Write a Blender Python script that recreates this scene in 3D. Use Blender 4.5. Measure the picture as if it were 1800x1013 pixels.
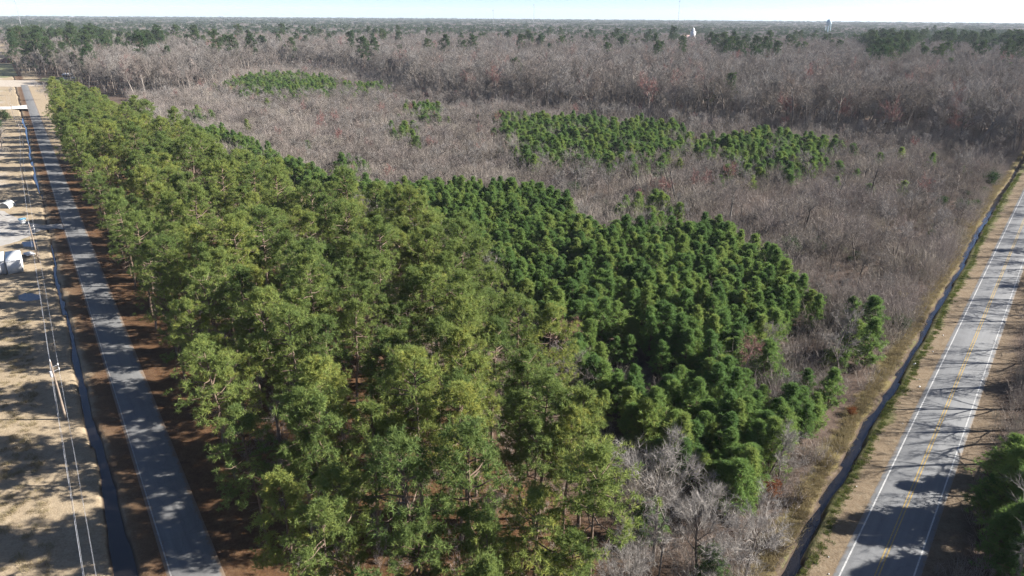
import bpy, math, random
import numpy as np
from mathutils import Matrix, Vector

# ------------------------------------------------------------------ camera
for o in list(bpy.data.objects):
    bpy.data.objects.remove(o)
scene = bpy.context.scene
COL = scene.collection
PI = math.pi
H = 56.0                      # drone height
FPX = 1200.0                  # focal length in photo pixels (1800 wide)
YH = 27.5
PITCH = math.atan((506.5 - YH) / FPX)
ROLL = math.radians(0.41)
cam_d = bpy.data.cameras.new('camera')
cam = bpy.data.objects.new('camera', cam_d)
COL.objects.link(cam)
cam_d.sensor_width = 36.0
cam_d.lens = 36.0 * FPX / 1800.0
cam_d.clip_start = 0.5
cam_d.clip_end = 60000
RM = Matrix.Rotation(PI / 2 - PITCH, 3, 'X') @ Matrix.Rotation(ROLL, 3, 'Z')
cam.matrix_world = Matrix.Translation((0, 0, H)) @ RM.to_4x4()
scene.camera = cam
RMN = np.array(RM)

def gp(px, py, h=0.0):
    """ground point (at height h) seen at a pixel of the 1800 wide photo"""
    d = RMN @ np.array([(px - 900) / FPX, -(py - 506.5) / FPX, -1.0])
    if d[2] > -0.004:
        d[2] = -0.004
    t = (h - H) / d[2]
    return np.array([d[0] * t, d[1] * t])

def proj(x, y, z):
    v = RMN.T @ np.array([x, y, z - H])
    return 900 + FPX * v[0] / -v[2], 506.5 - FPX * v[1] / -v[2]

# ------------------------------------------------------------------ light
SUN_EL = math.radians(29)
SUN_AZ = math.radians(88)      # clockwise from +Y (view direction)
world = bpy.data.worlds.new('World')
scene.world = world
world.use_nodes = True
wn = world.node_tree.nodes
wn.clear()
w_out = wn.new('ShaderNodeOutputWorld')
w_bg = wn.new('ShaderNodeBackground')
w_sky = wn.new('ShaderNodeTexSky')
w_sky.sky_type = 'NISHITA'
w_sky.sun_disc = False
w_sky.sun_elevation = SUN_EL
w_sky.sun_rotation = SUN_AZ
w_sky.altitude = 50
w_sky.air_density = 0.4
w_sky.dust_density = 0.35
w_sky.ozone_density = 2.0
w_bg.inputs['Strength'].default_value = 0.055
world.node_tree.links.new(w_sky.outputs[0], w_bg.inputs[0])
world.node_tree.links.new(w_bg.outputs[0], w_out.inputs[0])
sun_d = bpy.data.lights.new('sun', 'SUN')
sun_d.energy = 4.8
sun_d.angle = math.radians(0.53)
sun_d.color = (1.0, 0.95, 0.88)
sun = bpy.data.objects.new('sun', sun_d)
COL.objects.link(sun)
sdir = Vector((math.sin(SUN_AZ) * math.cos(SUN_EL), math.cos(SUN_AZ) * math.cos(SUN_EL), math.sin(SUN_EL)))
sun.rotation_euler = sdir.to_track_quat('Z', 'Y').to_euler()
sun.location = (0, 0, 300)
vs = scene.view_settings
vs.view_transform = 'Standard'
vs.look = 'None'
vs.gamma = 1
vs.exposure = 1.88
cy = scene.cycles
cy.max_bounces = 6
cy.diffuse_bounces = 3
cy.glossy_bounces = 3
cy.transmission_bounces = 3
cy.transparent_max_bounces = 4
cy.volume_bounces = 0
cy.use_denoising = True
cy.denoiser = 'OPENIMAGEDENOISE'
cy.denoising_input_passes = 'RGB_ALBEDO_NORMAL'
cy.denoising_prefilter = 'NONE'

# ------------------------------------------------------------------ helpers
def tag(o, label=None, cat=None, group=None, kind=None):
    if label: o['label'] = label
    if cat: o['category'] = cat
    if group: o['group'] = group
    if kind: o['kind'] = kind
    return o

def tri_mesh(name, V, T, mats, tint=None, matidx=None, smooth=False):
    me = bpy.data.meshes.new(name)
    V = np.asarray(V, dtype=np.float32)
    T = np.asarray(T, dtype=np.int32)
    me.vertices.add(len(V)); me.vertices.foreach_set('co', V.ravel())
    me.loops.add(T.size); me.loops.foreach_set('vertex_index', T.ravel())
    k = T.shape[1]
    me.polygons.add(len(T))
    me.polygons.foreach_set('loop_start', np.arange(0, T.size, k, dtype=np.int32))
    if smooth:
        me.polygons.foreach_set('use_smooth', np.ones(len(T), dtype=bool))
    for m in (mats if isinstance(mats, (list, tuple)) else [mats]):
        me.materials.append(m)
    if matidx is not None:
        me.polygons.foreach_set('material_index', np.asarray(matidx, dtype=np.int32))
    if tint is not None:
        a = me.attributes.new('tint', 'FLOAT', 'POINT')
        a.data.foreach_set('value', np.asarray(tint, dtype=np.float32))
    me.update(calc_edges=True)
    me.validate()
    return me

class Acc:
    """collects triangles"""
    def __init__(s):
        s.V = []; s.T = []; s.I = []; s.n = 0
    def add(s, V, T, tint=None):
        V = np.asarray(V, float); T = np.asarray(T, int)
        s.V.append(V); s.T.append(T + s.n); s.n += len(V)
        s.I.append(np.full(len(V), 0.5) if tint is None else np.broadcast_to(tint, (len(V),)))
    def mesh(s, name, mat):
        return tri_mesh(name, np.concatenate(s.V), np.concatenate(s.T), mat, np.concatenate(s.I))

def norm(v):
    v = np.asarray(v, float)
    return v / (np.linalg.norm(v, axis=-1, keepdims=True) + 1e-9)

def tube(acc, P, R, k=5, tint=None):
    P = np.asarray(P, float); n = len(P)
    d = norm(np.gradient(P, axis=0))
    ref = np.array([0.31, 0.17, 0.9]) if abs(d[0][2]) < 0.8 else np.array([1.0, 0.1, 0.05])
    a = norm(np.cross(d, ref)); b = np.cross(d, a)
    ang = np.arange(k) * 2 * PI / k
    R = np.asarray(R, float)
    V = P[:, None, :] + R[:, None, None] * (np.cos(ang)[None, :, None] * a[:, None, :] + np.sin(ang)[None, :, None] * b[:, None, :])
    V = V.reshape(-1, 3)
    T = []
    for i in range(n - 1):
        for j in range(k):
            j2 = (j + 1) % k
            q = (i * k + j, i * k + j2, (i + 1) * k + j2, (i + 1) * k + j)
            T.append((q[0], q[1], q[2])); T.append((q[0], q[2], q[3]))
    acc.add(V, T, tint)

def spikes(acc, P, D, L, W, tint=None, rng=np.random, face=None):
    """thin triangles (needles, twigs) from P along D"""
    n = len(P)
    D = norm(D)
    s = norm(np.cross(D, rng.normal(size=(n, 3)) if face is None else face + rng.normal(size=(n, 3)) * 0.8))
    L = np.broadcast_to(L, (n,))[:, None]; W = np.broadcast_to(W, (n,))[:, None]
    V = np.stack([P - s * W / 2, P + s * W / 2, P + D * L], 1).reshape(-1, 3)
    T = np.arange(3 * n).reshape(-1, 3)
    acc.add(V, T, None if tint is None else np.repeat(np.broadcast_to(tint, (n,)), 3))

def box(acc, c, s, tint=None, R=None):
    c = np.asarray(c, float); s = np.asarray(s, float) / 2
    v = np.array([[-1, -1, -1], [1, -1, -1], [1, 1, -1], [-1, 1, -1], [-1, -1, 1], [1, -1, 1], [1, 1, 1], [-1, 1, 1]]) * s
    if R is not None: v = v @ np.asarray(R).T
    f = [(0, 3, 2), (0, 2, 1), (4, 5, 6), (4, 6, 7), (0, 1, 5), (0, 5, 4), (1, 2, 6), (1, 6, 5), (2, 3, 7), (2, 7, 6), (3, 0, 4), (3, 4, 7)]
    acc.add(v + c, f, tint)

def link(name, me, parent=None):
    o = bpy.data.objects.new(name, me)
    COL.objects.link(o)
    if parent: o.parent = parent
    return o

def empty(name, loc, rz=0.0, sc=1.0, label=None, cat=None, group=None):
    o = bpy.data.objects.new(name, None)
    COL.objects.link(o)
    o.location = loc; o.rotation_euler = (0, 0, rz)
    o.scale = (sc, sc, sc) if not hasattr(sc, '__len__') else sc
    o.empty_display_size = 0.5
    return tag(o, label, cat, group)

def part(name, acc, mat, parent):
    return link(name, acc.mesh(name, mat), parent)

# ------------------------------------------------------------------ materials
def new_mat(name):
    m = bpy.data.materials.new(name)
    m.use_nodes = True
    nt = m.node_tree
    b = nt.nodes['Principled BSDF']
    return m, nt, b

def N(nt, t, **kw):
    n = nt.nodes.new(t)
    for k, v in kw.items():
        setattr(n, k, v)
    return n

def ramp(nt, fac, stops):
    r = nt.nodes.new('ShaderNodeValToRGB')
    el = r.color_ramp.elements
    el[0].position, el[0].color = stops[0][0], (*stops[0][1], 1)
    el[1].position, el[1].color = stops[-1][0], (*stops[-1][1], 1)
    for p, c in stops[1:-1]:
        e = el.new(p); e.color = (*c, 1)
    nt.links.new(fac, r.inputs[0])
    return r.outputs[0]

def noise(nt, vec, scale, detail=4, rough=0.55):
    n = nt.nodes.new('ShaderNodeTexNoise')
    n.inputs['Scale'].default_value = scale
    n.inputs['Detail'].default_value = detail
    n.inputs['Roughness'].default_value = rough
    if vec is not None: nt.links.new(vec, n.inputs['Vector'])
    return n.outputs['Fac']

def math_n(nt, op, a, b=None, clamp=False):
    n = nt.nodes.new('ShaderNodeMath'); n.operation = op; n.use_clamp = clamp
    for i, x in enumerate((a, b)):
        if x is None: continue
        if isinstance(x, (int, float)): n.inputs[i].default_value = x
        else: nt.links.new(x, n.inputs[i])
    return n.outputs[0]

def mixc(nt, fac, a, b, blend='MIX'):
    n = nt.nodes.new('ShaderNodeMix'); n.data_type = 'RGBA'; n.blend_type = blend
    for sock, x in ((n.inputs[0], fac), (n.inputs[6], a), (n.inputs[7], b)):
        if isinstance(x, (int, float)): sock.default_value = x
        elif isinstance(x, tuple): sock.default_value = (*x, 1)
        else: nt.links.new(x, sock)
    return n.outputs[2]

def plain(name, col, rough=0.7, metal=0.0, var=0.25, scale=3.0):
    m, nt, b = new_mat(name)
    tc = N(nt, 'ShaderNodeTexCoord')
    f = noise(nt, tc.outputs['Object'], scale)
    c = ramp(nt, f, [(0.3, tuple(x * (1 - var) for x in col)), (0.7, tuple(min(1, x * (1 + var * 0.6)) for x in col))])
    nt.links.new(c, b.inputs['Base Color'])
    b.inputs['Roughness'].default_value = rough
    b.inputs['Metallic'].default_value = metal
    return m

def leafy(name, cols, transl=0.3, hue_var=0.5, drift=None):
    """needles: colour by tuft tint and by tree"""
    m, nt, b = new_mat(name)
    at = N(nt, 'ShaderNodeAttribute'); at.attribute_name = 'tint'
    oi = N(nt, 'ShaderNodeObjectInfo')
    f = math_n(nt, 'MULTIPLY', at.outputs['Fac'], 1 - hue_var)
    f2 = math_n(nt, 'MULTIPLY', oi.outputs['Random'], hue_var)
    f = math_n(nt, 'ADD', f, f2)
    c = ramp(nt, f, [(i / (len(cols) - 1), c) for i, c in enumerate(cols)])
    if drift:
        nz = noise(nt, oi.outputs['Location'], drift[0], 3, 0.6)
        mr = N(nt, 'ShaderNodeMapRange'); nt.links.new(nz, mr.inputs[0]); mr.inputs[1].default_value = 0.42; mr.inputs[2].default_value = 0.62
        c = mixc(nt, mr.outputs[0], c, mixc(nt, 0.75, c, drift[1]))
    dif = N(nt, 'ShaderNodeBsdfDiffuse'); tr = N(nt, 'ShaderNodeBsdfTranslucent')
    mx = N(nt, 'ShaderNodeMixShader'); mx.inputs[0].default_value = transl
    nt.links.new(c, dif.inputs[0]); nt.links.new(c, tr.inputs[0])
    nt.links.new(dif.outputs[0], mx.inputs[1]); nt.links.new(tr.outputs[0], mx.inputs[2])
    out = nt.nodes['Material Output']
    nt.nodes.remove(b)
    nt.links.new(mx.outputs[0], out.inputs[0])
    return m

M_needle = leafy('pine_needles', [(0.083, 0.129, 0.048), (0.138, 0.191, 0.061), (0.204, 0.246, 0.072), (0.319, 0.313, 0.074)], 0.42, 0.5)
M_young = leafy('young_pine_needles', [(.080, .140, .052), (.112, .192, .062), (.152, .238, .070), (.205, .275, .078), (.26, .285, .082)], 0.42, 0.62)
M_dark = leafy('dark_evergreen_needles', [(.030, .060, .030), (.055, .090, .036), (.090, .120, .042)], 0.3)
M_twig = leafy('bare_twigs', [(.105, .090, .080), (.160, .145, .132), (.235, .220, .203), (.27, .25, .235), (.225, .160, .130)], 0.1, 0.85, (0.02, (.18, .155, .135)))
M_twig_pale = leafy('pale_bare_twigs', [(0.197, 0.183, 0.171), (0.263, 0.243, 0.223), (0.303, 0.283, 0.263)], 0.1, 0.4)
M_thicket = leafy('thicket_stems', [(0.161, 0.130, 0.118), (0.220, 0.191, 0.171), (0.278, 0.244, 0.214), (0.318, 0.284, 0.236), (0.220, 0.209, 0.159)], 0.1, 0.8, (0.035, (0.220, 0.191, 0.181)))
M_weeds = leafy('dry_weeds', [(.15, .115, .065), (.25, .205, .12), (.23, .20, .105)], 0.3, 0.6)
M_bankgrass = leafy('green_bank_grass', [(0.060, 0.098, 0.028), (0.110, 0.139, 0.039), (0.200, 0.164, 0.066)], 0.3, 0.4)
M_russet = leafy('russet_leaves', [(0.120, 0.036, 0.018), (0.180, 0.066, 0.030), (0.204, 0.102, 0.042)], 0.3, 0.4)
M_redbud = leafy('red_budding_twigs', [(0.216, 0.094, 0.086), (0.259, 0.137, 0.122), (0.230, 0.173, 0.151)], 0.1, 0.4)
M_bark = leafy('pine_bark', [(0.103, 0.071, 0.054), (0.150, 0.111, 0.087), (0.198, 0.150, 0.122)], 0.0, 0.6)
M_grey = leafy('grey_bark', [(0.114, 0.097, 0.084), (0.176, 0.154, 0.136), (0.255, 0.229, 0.207)], 0.0, 0.6)
M_darkbark = leafy('dark_wet_bark', [(0.097, 0.084, 0.074), (0.158, 0.136, 0.119), (0.263, 0.232, 0.207)], 0.0, 0.6)
M_snag = leafy('dead_wood', [(.045, .038, .034), (.08, .070, .062), (.24, .225, .21)], 0.0, 0.85)

# ------------------------------------------------------------------ roads: straight lines x = a + b*y
def fit(p, q):
    b = (q[0] - p[0]) / (q[1] - p[1])
    return p[0] - b * p[1], b
LA, LB = fit(gp(345, 1013), gp(57.5, 192))
RA, RB = fit(gp(1541, 1013), gp(1751, 506))
LCOS = 1 / math.sqrt(1 + LB * LB); RCOS = 1 / math.sqrt(1 + RB * RB)
def xl(y): return LA + LB * y
def xr(y): return RA + RB * y
def u_of(x, y): return (x - xl(y)) * LCOS
def v_of(x, y): return (x - xr(y)) * RCOS
print('roads', LA, LB, RA, RB)
Y0 = 26.0
W_L = 2.35; W_R = 3.45

rngw = np.random.default_rng(5)
_ph = rngw.uniform(0, 6.28, 8)
def wob(s, k=0):
    return 0.5 * math.sin(s * 0.045 + _ph[k]) + 0.35 * math.sin(s * 0.13 + _ph[k + 1]) + 0.2 * math.sin(s * 0.31 + _ph[k + 2])
def ditch_l(y):      # offset u of the centre, half width, depth
    near = max(0.0, min(1.0, (100 - y) / 50))
    dry = math.exp(-((y - 195) / 45) ** 2)
    return -6.2 - 0.4 * near + 0.6 * wob(y, 0), max(0.24, 0.30 + 1.02 * near ** 1.5 + 0.20 * wob(y, 2) + 0.14 * math.sin(y * .9) * math.sin(y * .37)), 0.80 - 0.42 * dry + 0.08 * wob(y, 4)
def ditch_r(y):
    far = max(0.0, min(1.0, (y - 48) / 150))
    return -7.6 - 1.4 * far + 0.45 * wob(y, 3) + 0.22 * math.sin(y * .55 + 1) * math.sin(y * .23), max(0.26, 0.44 + 0.20 * wob(y, 1) + 0.14 * math.sin(y * .8)), 1.05

def smooth(t):
    t = np.clip(t, 0, 1); return t * t * (3 - 2 * t)

def ground_z(x, y):
    z = 0.0
    if y > Y0 - 20:
        u = u_of(x, y); c, w, d = ditch_l(y)
        z -= d * float(smooth(1 - (abs(u - c) - 0.35 * w) / (1.3 * w)))
        v = v_of(x, y); c, w, d = ditch_r(y)
        z -= d * float(smooth(1 - (abs(v - c) - 0.3 * w) / (1.35 * w)))
    return z

# ground material: zones from the distance to both roads
def ground_material():
    m, nt, b = new_mat('ground_soil')
    geo = N(nt, 'ShaderNodeNewGeometry')
    pos = geo.outputs['Position']
    sep = N(nt, 'ShaderNodeSeparateXYZ'); nt.links.new(pos, sep.inputs[0])
    X, Y, Z = sep.outputs
    def lin(a, b_, c):   # signed distance
        t = math_n(nt, 'SUBTRACT', X, math_n(nt, 'ADD', math_n(nt, 'MULTIPLY', Y, b_), a))
        return math_n(nt, 'MULTIPLY', t, c)
    n1 = noise(nt, pos, 0.12, 5); n2 = noise(nt, pos, 0.9, 5, 0.65); n3 = noise(nt, pos, 4.0, 3, 0.7)
    u = lin(LA, LB, LCOS); v = lin(RA, RB, RCOS)
    jit = math_n(nt, 'ADD', math_n(nt, 'MULTIPLY', math_n(nt, 'SUBTRACT', n1, 0.5), 5.0), math_n(nt, 'MULTIPLY', math_n(nt, 'SUBTRACT', n2, 0.5), 2.6))
    uj = math_n(nt, 'ADD', u, jit); vj = math_n(nt, 'ADD', v, jit)
    def step(x, e0, e1):
        r = N(nt, 'ShaderNodeMapRange'); r.interpolation_type = 'SMOOTHSTEP'
        nt.links.new(x, r.inputs[0]); r.inputs[1].default_value = e0; r.inputs[2].default_value = e1
        return r.outputs[0]
    def band(x, a, b_, s=0.6):
        return math_n(nt, 'MULTIPLY', step(x, a - s, a + s), step(x, b_ + s, b_ - s))
    grain = math_n(nt, 'ADD', math_n(nt, 'MULTIPLY', n2, 0.55), math_n(nt, 'MULTIPLY', n3, 0.45))
    litter = ramp(nt, grain, [(0.32, (0.043, 0.030, 0.024)), (0.5, (0.086, 0.062, 0.049)), (0.7, (0.127, 0.095, 0.075))])
    straw = ramp(nt, grain, [(0.30, (0.051, 0.025, 0.014)), (0.5, (0.097, 0.053, 0.027)), (0.72, (0.139, 0.091, 0.051))])
    dry = ramp(nt, grain, [(0.28, (0.159, 0.119, 0.081)), (0.48, (0.255, 0.202, 0.136)), (0.72, (0.352, 0.288, 0.202))])
    verge = ramp(nt, grain, [(0.28, (0.092, 0.065, 0.039)), (0.5, (0.155, 0.117, 0.078)), (0.72, (0.206, 0.170, 0.118))])
    sand = ramp(nt, grain, [(0.3, (0.305, 0.275, 0.236)), (0.7, (0.442, 0.412, 0.374))])
    green = ramp(nt, grain, [(0.3, (0.040, 0.052, 0.015)), (0.7, (0.093, 0.098, 0.029))])
    weeds = ramp(nt, grain, [(0.3, (0.075, 0.058, 0.026)), (0.7, (0.162, 0.133, 0.058))])
    mud = (.055, .040, .030)
    c = litter
    # right: weeds bank, green fringe, dry verge, far verge
    c = mixc(nt, band(vj, -11.5, -9.0), c, weeds)
    c = mixc(nt, band(vj, -8.0, -1.0, 0.5), c, verge)
    c = mixc(nt, math_n(nt, 'MULTIPLY', band(vj, -8.2, -6.3, 0.5), 0.75), c, green)
    c = mixc(nt, math_n(nt, 'MULTIPLY', band(vj, 1.0, 6.5, 1.5), 0.8), c, verge)
    # left: pine straw right of the lane, dry field left of it
    c = mixc(nt, math_n(nt, 'MULTIPLY', band(uj, 0.5, 40.0, 5.0), step(Y, 360, 230)), c, straw)
    c = mixc(nt, math_n(nt, 'MULTIPLY', band(uj, 0.5, 12.0, 2.0), step(Y, 250, 340)), c, dry)
    c = mixc(nt, step(uj, -2.5, -5.5), c, dry)
    # the straw also lies along the left shoulder
    c = mixc(nt, math_n(nt, 'MULTIPLY', band(uj, -5.5, 0.5, 0.8), 0.8), c, straw)
    # pale sandy patches in the field
    sp = math_n(nt, 'MULTIPLY', step(uj, -12, -17), step(noise(nt, pos, 0.035, 4), 0.50, 0.60))
    c = mixc(nt, math_n(nt, 'MULTIPLY', sp, 0.45), c, sand)
    # olive patches
    ol = math_n(nt, 'MULTIPLY', step(uj, -8, -10), step(noise(nt, pos, 0.06, 3), 0.60, 0.68))
    c = mixc(nt, math_n(nt, 'MULTIPLY', ol, 0.6), c, green)
    # ditch mud
    c = mixc(nt, step(Z, -0.12, -0.4), c, mud)
    nt.links.new(c, b.inputs['Base Color'])
    b.inputs['Roughness'].default_value = 0.95
    b.inputs['Specular IOR Level'].default_value = 0.1
    bp = N(nt, 'ShaderNodeBump'); bp.inputs['Strength'].default_value = 0.6; bp.inputs['Distance'].default_value = 0.25
    nt.links.new(grain, bp.inputs['Height']); nt.links.new(bp.outputs[0], b.inputs['Normal'])
    return m
M_ground = ground_material()

def build_ground():
    ys = list(np.arange(Y0 - 20, 300, 2.5)) + list(np.arange(300, 700, 12)) + [720, 800, 900, 1100, 1500, 2200, 3500, 5500, 9400]
    ys = [-450, -200, -60, -20] + ys
    cu = [-400, -150, -60, -35, -24, -17, -13, -11, -9.8, -9, -8.3, -7.7, -7.2, -6.7, -6.2, -5.7, -5.2, -4.7, -4.1, -3.4, -2.6, 0, 2.6, 4, 7, 12, 20]
    cv = [-22, -16, -13, -11.5, -10.6, -10, -9.5, -9, -8.5, -8, -7.5, -7, -6.4, -5.6, -4.6, -3.6, 0, 3.6, 6, 10, 16, 30, 60, 150, 400]
    V = []; nc = None
    for y in ys:
        yy = max(y, Y0)
        a = [xl(yy) + c / LCOS for c in cu]; b = [xr(yy) + c / RCOS for c in cv]
        lo, hi = a[-1], b[0]
        if hi <= lo:
            mid_ = 0.5 * (lo + hi)
            a = [min(q, mid_ - 0.05 * (len(cu) - i)) for i, q in enumerate(a)]
            b = [max(q, mid_ + 0.05 * (i + 1)) for i, q in enumerate(b)]
            lo, hi = a[-1], b[0]
        mid = list(np.linspace(lo, hi, 26)[1:-1])
        row = [-9300] + a + mid + b + [9300]
        nc = len(row)
        for x in row:
            x = max(-9300, min(9300, x))
            V.append((x, y, ground_z(x, y) if y >= Y0 - 20 and y < 720 else 0))
    F = [(i * nc + j, i * nc + j + 1, (i + 1) * nc + j + 1, (i + 1) * nc + j) for i in range(len(ys) - 1) for j in range(nc - 1)]
    me = tri_mesh('ground', V, F, M_ground, smooth=True)
    return tag(link('ground', me), 'flat ground of dry grass, pine straw and leaf litter under the woods', 'ground', kind='structure')
build_ground()

def ribbon(name, line, u0, u1, y0, y1, z, mat, step=4.0, skirt=0.0, crown=0.0, label=None, cat=None):
    """strip between offsets u0,u1 of the left ('l') or right ('r') road"""
    A, B, C_ = (LA, LB, LCOS) if line == 'l' else (RA, RB, RCOS)
    ys = np.arange(y0, y1 + step, step)
    f0 = u0 if callable(u0) else (lambda y: u0)
    f1 = u1 if callable(u1) else (lambda y: u1)
    V = []
    for y in ys:
        p, q = f0(y), f1(y)
        cols = [(p, z), ((p + q) / 2, z + crown), (q, z)]
        if skirt: cols = [(p - skirt, -0.03)] + cols + [(q + skirt, -0.03)]
        for o_, zz in cols:
            # perpendicular offset from the centre line
            V.append((A + B * y + o_ * C_, y - o_ * B * C_, zz))
    k = len(cols)
    F = [(i * k + j, i * k + j + 1, (i + 1) * k + j + 1, (i + 1) * k + j) for i in range(len(ys) - 1) for j in range(k - 1)]
    me = tri_mesh(name, V, F, mat, smooth=True)
    o = link(name, me)
    return tag(o, label, cat, kind='structure')

def asphalt(name, lo, hi, A, B, C_, patch=0.5, drift=None):
    m, nt, b = new_mat(name)
    geo = N(nt, 'ShaderNodeNewGeometry'); pos = geo.outputs['Position']
    # coordinates along and across the lane, so that wear runs lengthwise
    ang = math.atan(B)
    rot = N(nt, 'ShaderNodeVectorRotate'); rot.rotation_type = 'Z_AXIS'
    nt.links.new(pos, rot.inputs['Vector']); rot.inputs['Angle'].default_value = ang
    mp = N(nt, 'ShaderNodeMapping'); nt.links.new(rot.outputs[0], mp.inputs[0]); mp.inputs['Scale'].default_value = (1.0, 0.06, 1)
    n1 = noise(nt, mp.outputs[0], 1.6, 5); n2 = noise(nt, pos, 0.25, 5, 0.7); n3 = noise(nt, pos, 9, 3)
    f = math_n(nt, 'ADD', math_n(nt, 'MULTIPLY', n1, 0.45), math_n(nt, 'ADD', math_n(nt, 'MULTIPLY', n2, 0.35), math_n(nt, 'MULTIPLY', n3, 0.2)))
    c = ramp(nt, f, [(0.3, lo), (0.7, hi)])
    # fine cracks
    vo = N(nt, 'ShaderNodeTexVoronoi'); vo.feature = 'DISTANCE_TO_EDGE'; vo.inputs['Scale'].default_value = 0.35
    wv = N(nt, 'ShaderNodeVectorMath'); wv.operation = 'ADD'
    nz = N(nt, 'ShaderNodeTexNoise'); nz.inputs['Scale'].default_value = 0.8; nt.links.new(pos, nz.inputs['Vector'])
    nt.links.new(pos, wv.inputs[0]); nt.links.new(nz.outputs['Color'], wv.inputs[1]); nt.links.new(wv.outputs[0], vo.inputs['Vector'])
    cr = N(nt, 'ShaderNodeMapRange'); nt.links.new(vo.outputs['Distance'], cr.inputs[0]); cr.inputs[1].default_value = 0.0; cr.inputs[2].default_value = 0.018
    cr.inputs[3].default_value = 0.45; cr.inputs[4].default_value = 0.0
    c = mixc(nt, math_n(nt, 'MULTIPLY', cr.outputs[0], patch), c, (.06, .06, .062))
    if drift:      # needles and sand lying along both edges
        sp = N(nt, 'ShaderNodeSeparateXYZ'); nt.links.new(pos, sp.inputs[0])
        uu = math_n(nt, 'MULTIPLY', math_n(nt, 'SUBTRACT', sp.outputs[0], math_n(nt, 'ADD', math_n(nt, 'MULTIPLY', sp.outputs[1], B), A)), C_)
        ed = math_n(nt, 'ADD', math_n(nt, 'ABSOLUTE', uu), math_n(nt, 'MULTIPLY', math_n(nt, 'SUBTRACT', noise(nt, pos, 0.7, 5, .7), 0.5), 1.8))
        mr = N(nt, 'ShaderNodeMapRange'); nt.links.new(ed, mr.inputs[0]); mr.inputs[1].default_value = drift[0]; mr.inputs[2].default_value = drift[0] + .35
        c = mixc(nt, math_n(nt, 'MULTIPLY', mr.outputs[0], .8), c, drift[1])
    nt.links.new(c, b.inputs['Base Color'])
    b.inputs['Roughness'].default_value = 0.85
    return m
M_lane = asphalt('lane_asphalt', (0.089, 0.089, 0.089), (0.156, 0.156, 0.153), LA, LB, LCOS, 0.9, (2.05, (.13, .085, .05)))
M_road = asphalt('road_asphalt', (0.107, 0.110, 0.114), (0.171, 0.175, 0.178), RA, RB, RCOS, 0.6, (3.45, (.16, .12, .08)))

def paint(name, col):
    m, nt, b = new_mat(name)
    geo = N(nt, 'ShaderNodeNewGeometry')
    n = noise(nt, geo.outputs['Position'], 6, 4, 0.7)
    c = ramp(nt, n, [(0.30, tuple(x * 0.42 for x in col)), (0.56, col)])
    nt.links.new(c, b.inputs['Base Color']); b.inputs['Roughness'].default_value = 0.6
    return m
M_white = paint('white_road_paint', (0.416, 0.416, 0.404))
M_yellow = paint('yellow_road_paint', (0.359, 0.249, 0.075))
M_edge = paint('pale_lane_edge', (0.243, 0.237, 0.231))

def y_at(line, px, py):
    return gp(px, py)[1]
LEND = gp(47, 150)[1]
ribbon('lane', 'l', -W_L, W_L, Y0 - 4, LEND, 0.07, M_lane, skirt=0.35, crown=0.03, label='narrow grey country lane running along the tall pines', cat='road')
ribbon('edge_line', 'l', -W_L + 0.06, -W_L + 0.20, Y0 - 4, gp(60, 200)[1], 0.083, M_edge, label='pale worn line on the field side of the narrow lane', cat='road marking')
REND = 420
ribbon('road', 'r', -W_R, W_R, Y0 - 4, REND, 0.08, M_road, skirt=0.4, crown=0.04, label='two lane grey asphalt road with painted lines', cat='road')
for (c, w, m, nm, lab) in ((-3.12, 0.16, M_white, 'edge_line', 'white edge line of the two lane road on the ditch side'),
                           (3.12, 0.16, M_white, 'edge_line', 'white edge line of the two lane road on the wood side'),
                           (-0.17, 0.13, M_yellow, 'centre_line', 'yellow centre line nearer the ditch'),
                           (0.17, 0.13, M_yellow, 'centre_line', 'yellow centre line nearer the wood')):
    zz = 0.08 + 0.04 * (1 - abs(c) / W_R) + 0.006
    ribbon(nm, 'r', c - w / 2, c + w / 2, Y0 - 4, REND, zz, m, label=lab, cat='road marking')

def water_material():
    m, nt, b = new_mat('ditch_water')
    b.inputs['Base Color'].default_value = (.009, .008, .008, 1)
    b.inputs['Roughness'].default_value = 0.04
    b.inputs['IOR'].default_value = 1.42
    b.inputs['Specular IOR Level'].default_value = 0.9
    geo = N(nt, 'ShaderNodeNewGeometry')
    n = noise(nt, geo.outputs['Position'], 2.5, 3)
    bp = N(nt, 'ShaderNodeBump'); bp.inputs['Strength'].default_value = 0.06; bp.inputs['Distance'].default_value = 0.1
    nt.links.new(n, bp.inputs['Height']); nt.links.new(bp.outputs[0], b.inputs['Normal'])
    return m
M_water = water_material()
ribbon('ditch_water', 'l', lambda y: ditch_l(y)[0] - 2.6, lambda y: ditch_l(y)[0] + 2.6, Y0 - 4, gp(40, 205)[1], -0.42, M_water, label='still blue water in the ditch beside the narrow lane', cat='water')
ribbon('ditch_water', 'r', lambda y: ditch_r(y)[0] - 2.2, lambda y: ditch_r(y)[0] + 2.2, Y0 - 4, 300, -0.48, M_water, label='blue water in the straight ditch beside the two lane road', cat='water')

def blob_sheet(name, pts, z, mat, label, cat, seed=0, rough=0.16, sub=6):
    """flat sheet with an uneven outline on the ground"""
    rg = np.random.default_rng(seed)
    P = np.array(pts, float); n = len(P)
    out = []
    for i in range(n):
        a, b_ = P[i], P[(i + 1) % n]
        L = np.linalg.norm(b_ - a)
        nrm = np.array([b_[1] - a[1], a[0] - b_[0]]) / (L + 1e-6)
        for k in range(sub):
            t = k / sub
            out.append(a + (b_ - a) * t + nrm * rg.normal() * rough * min(L, 8) * (0.4 if k == 0 else 1) * 0.5)
    c = np.mean(out, 0)
    V = [(c[0], c[1], z)] + [(q[0], q[1], z) for q in out]
    T = [(0, i + 1, (i + 1) % len(out) + 1) for i in range(len(out))]
    me = tri_mesh(name, V, T, mat)
    return tag(link(name, me), label, cat, kind='structure')

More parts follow.
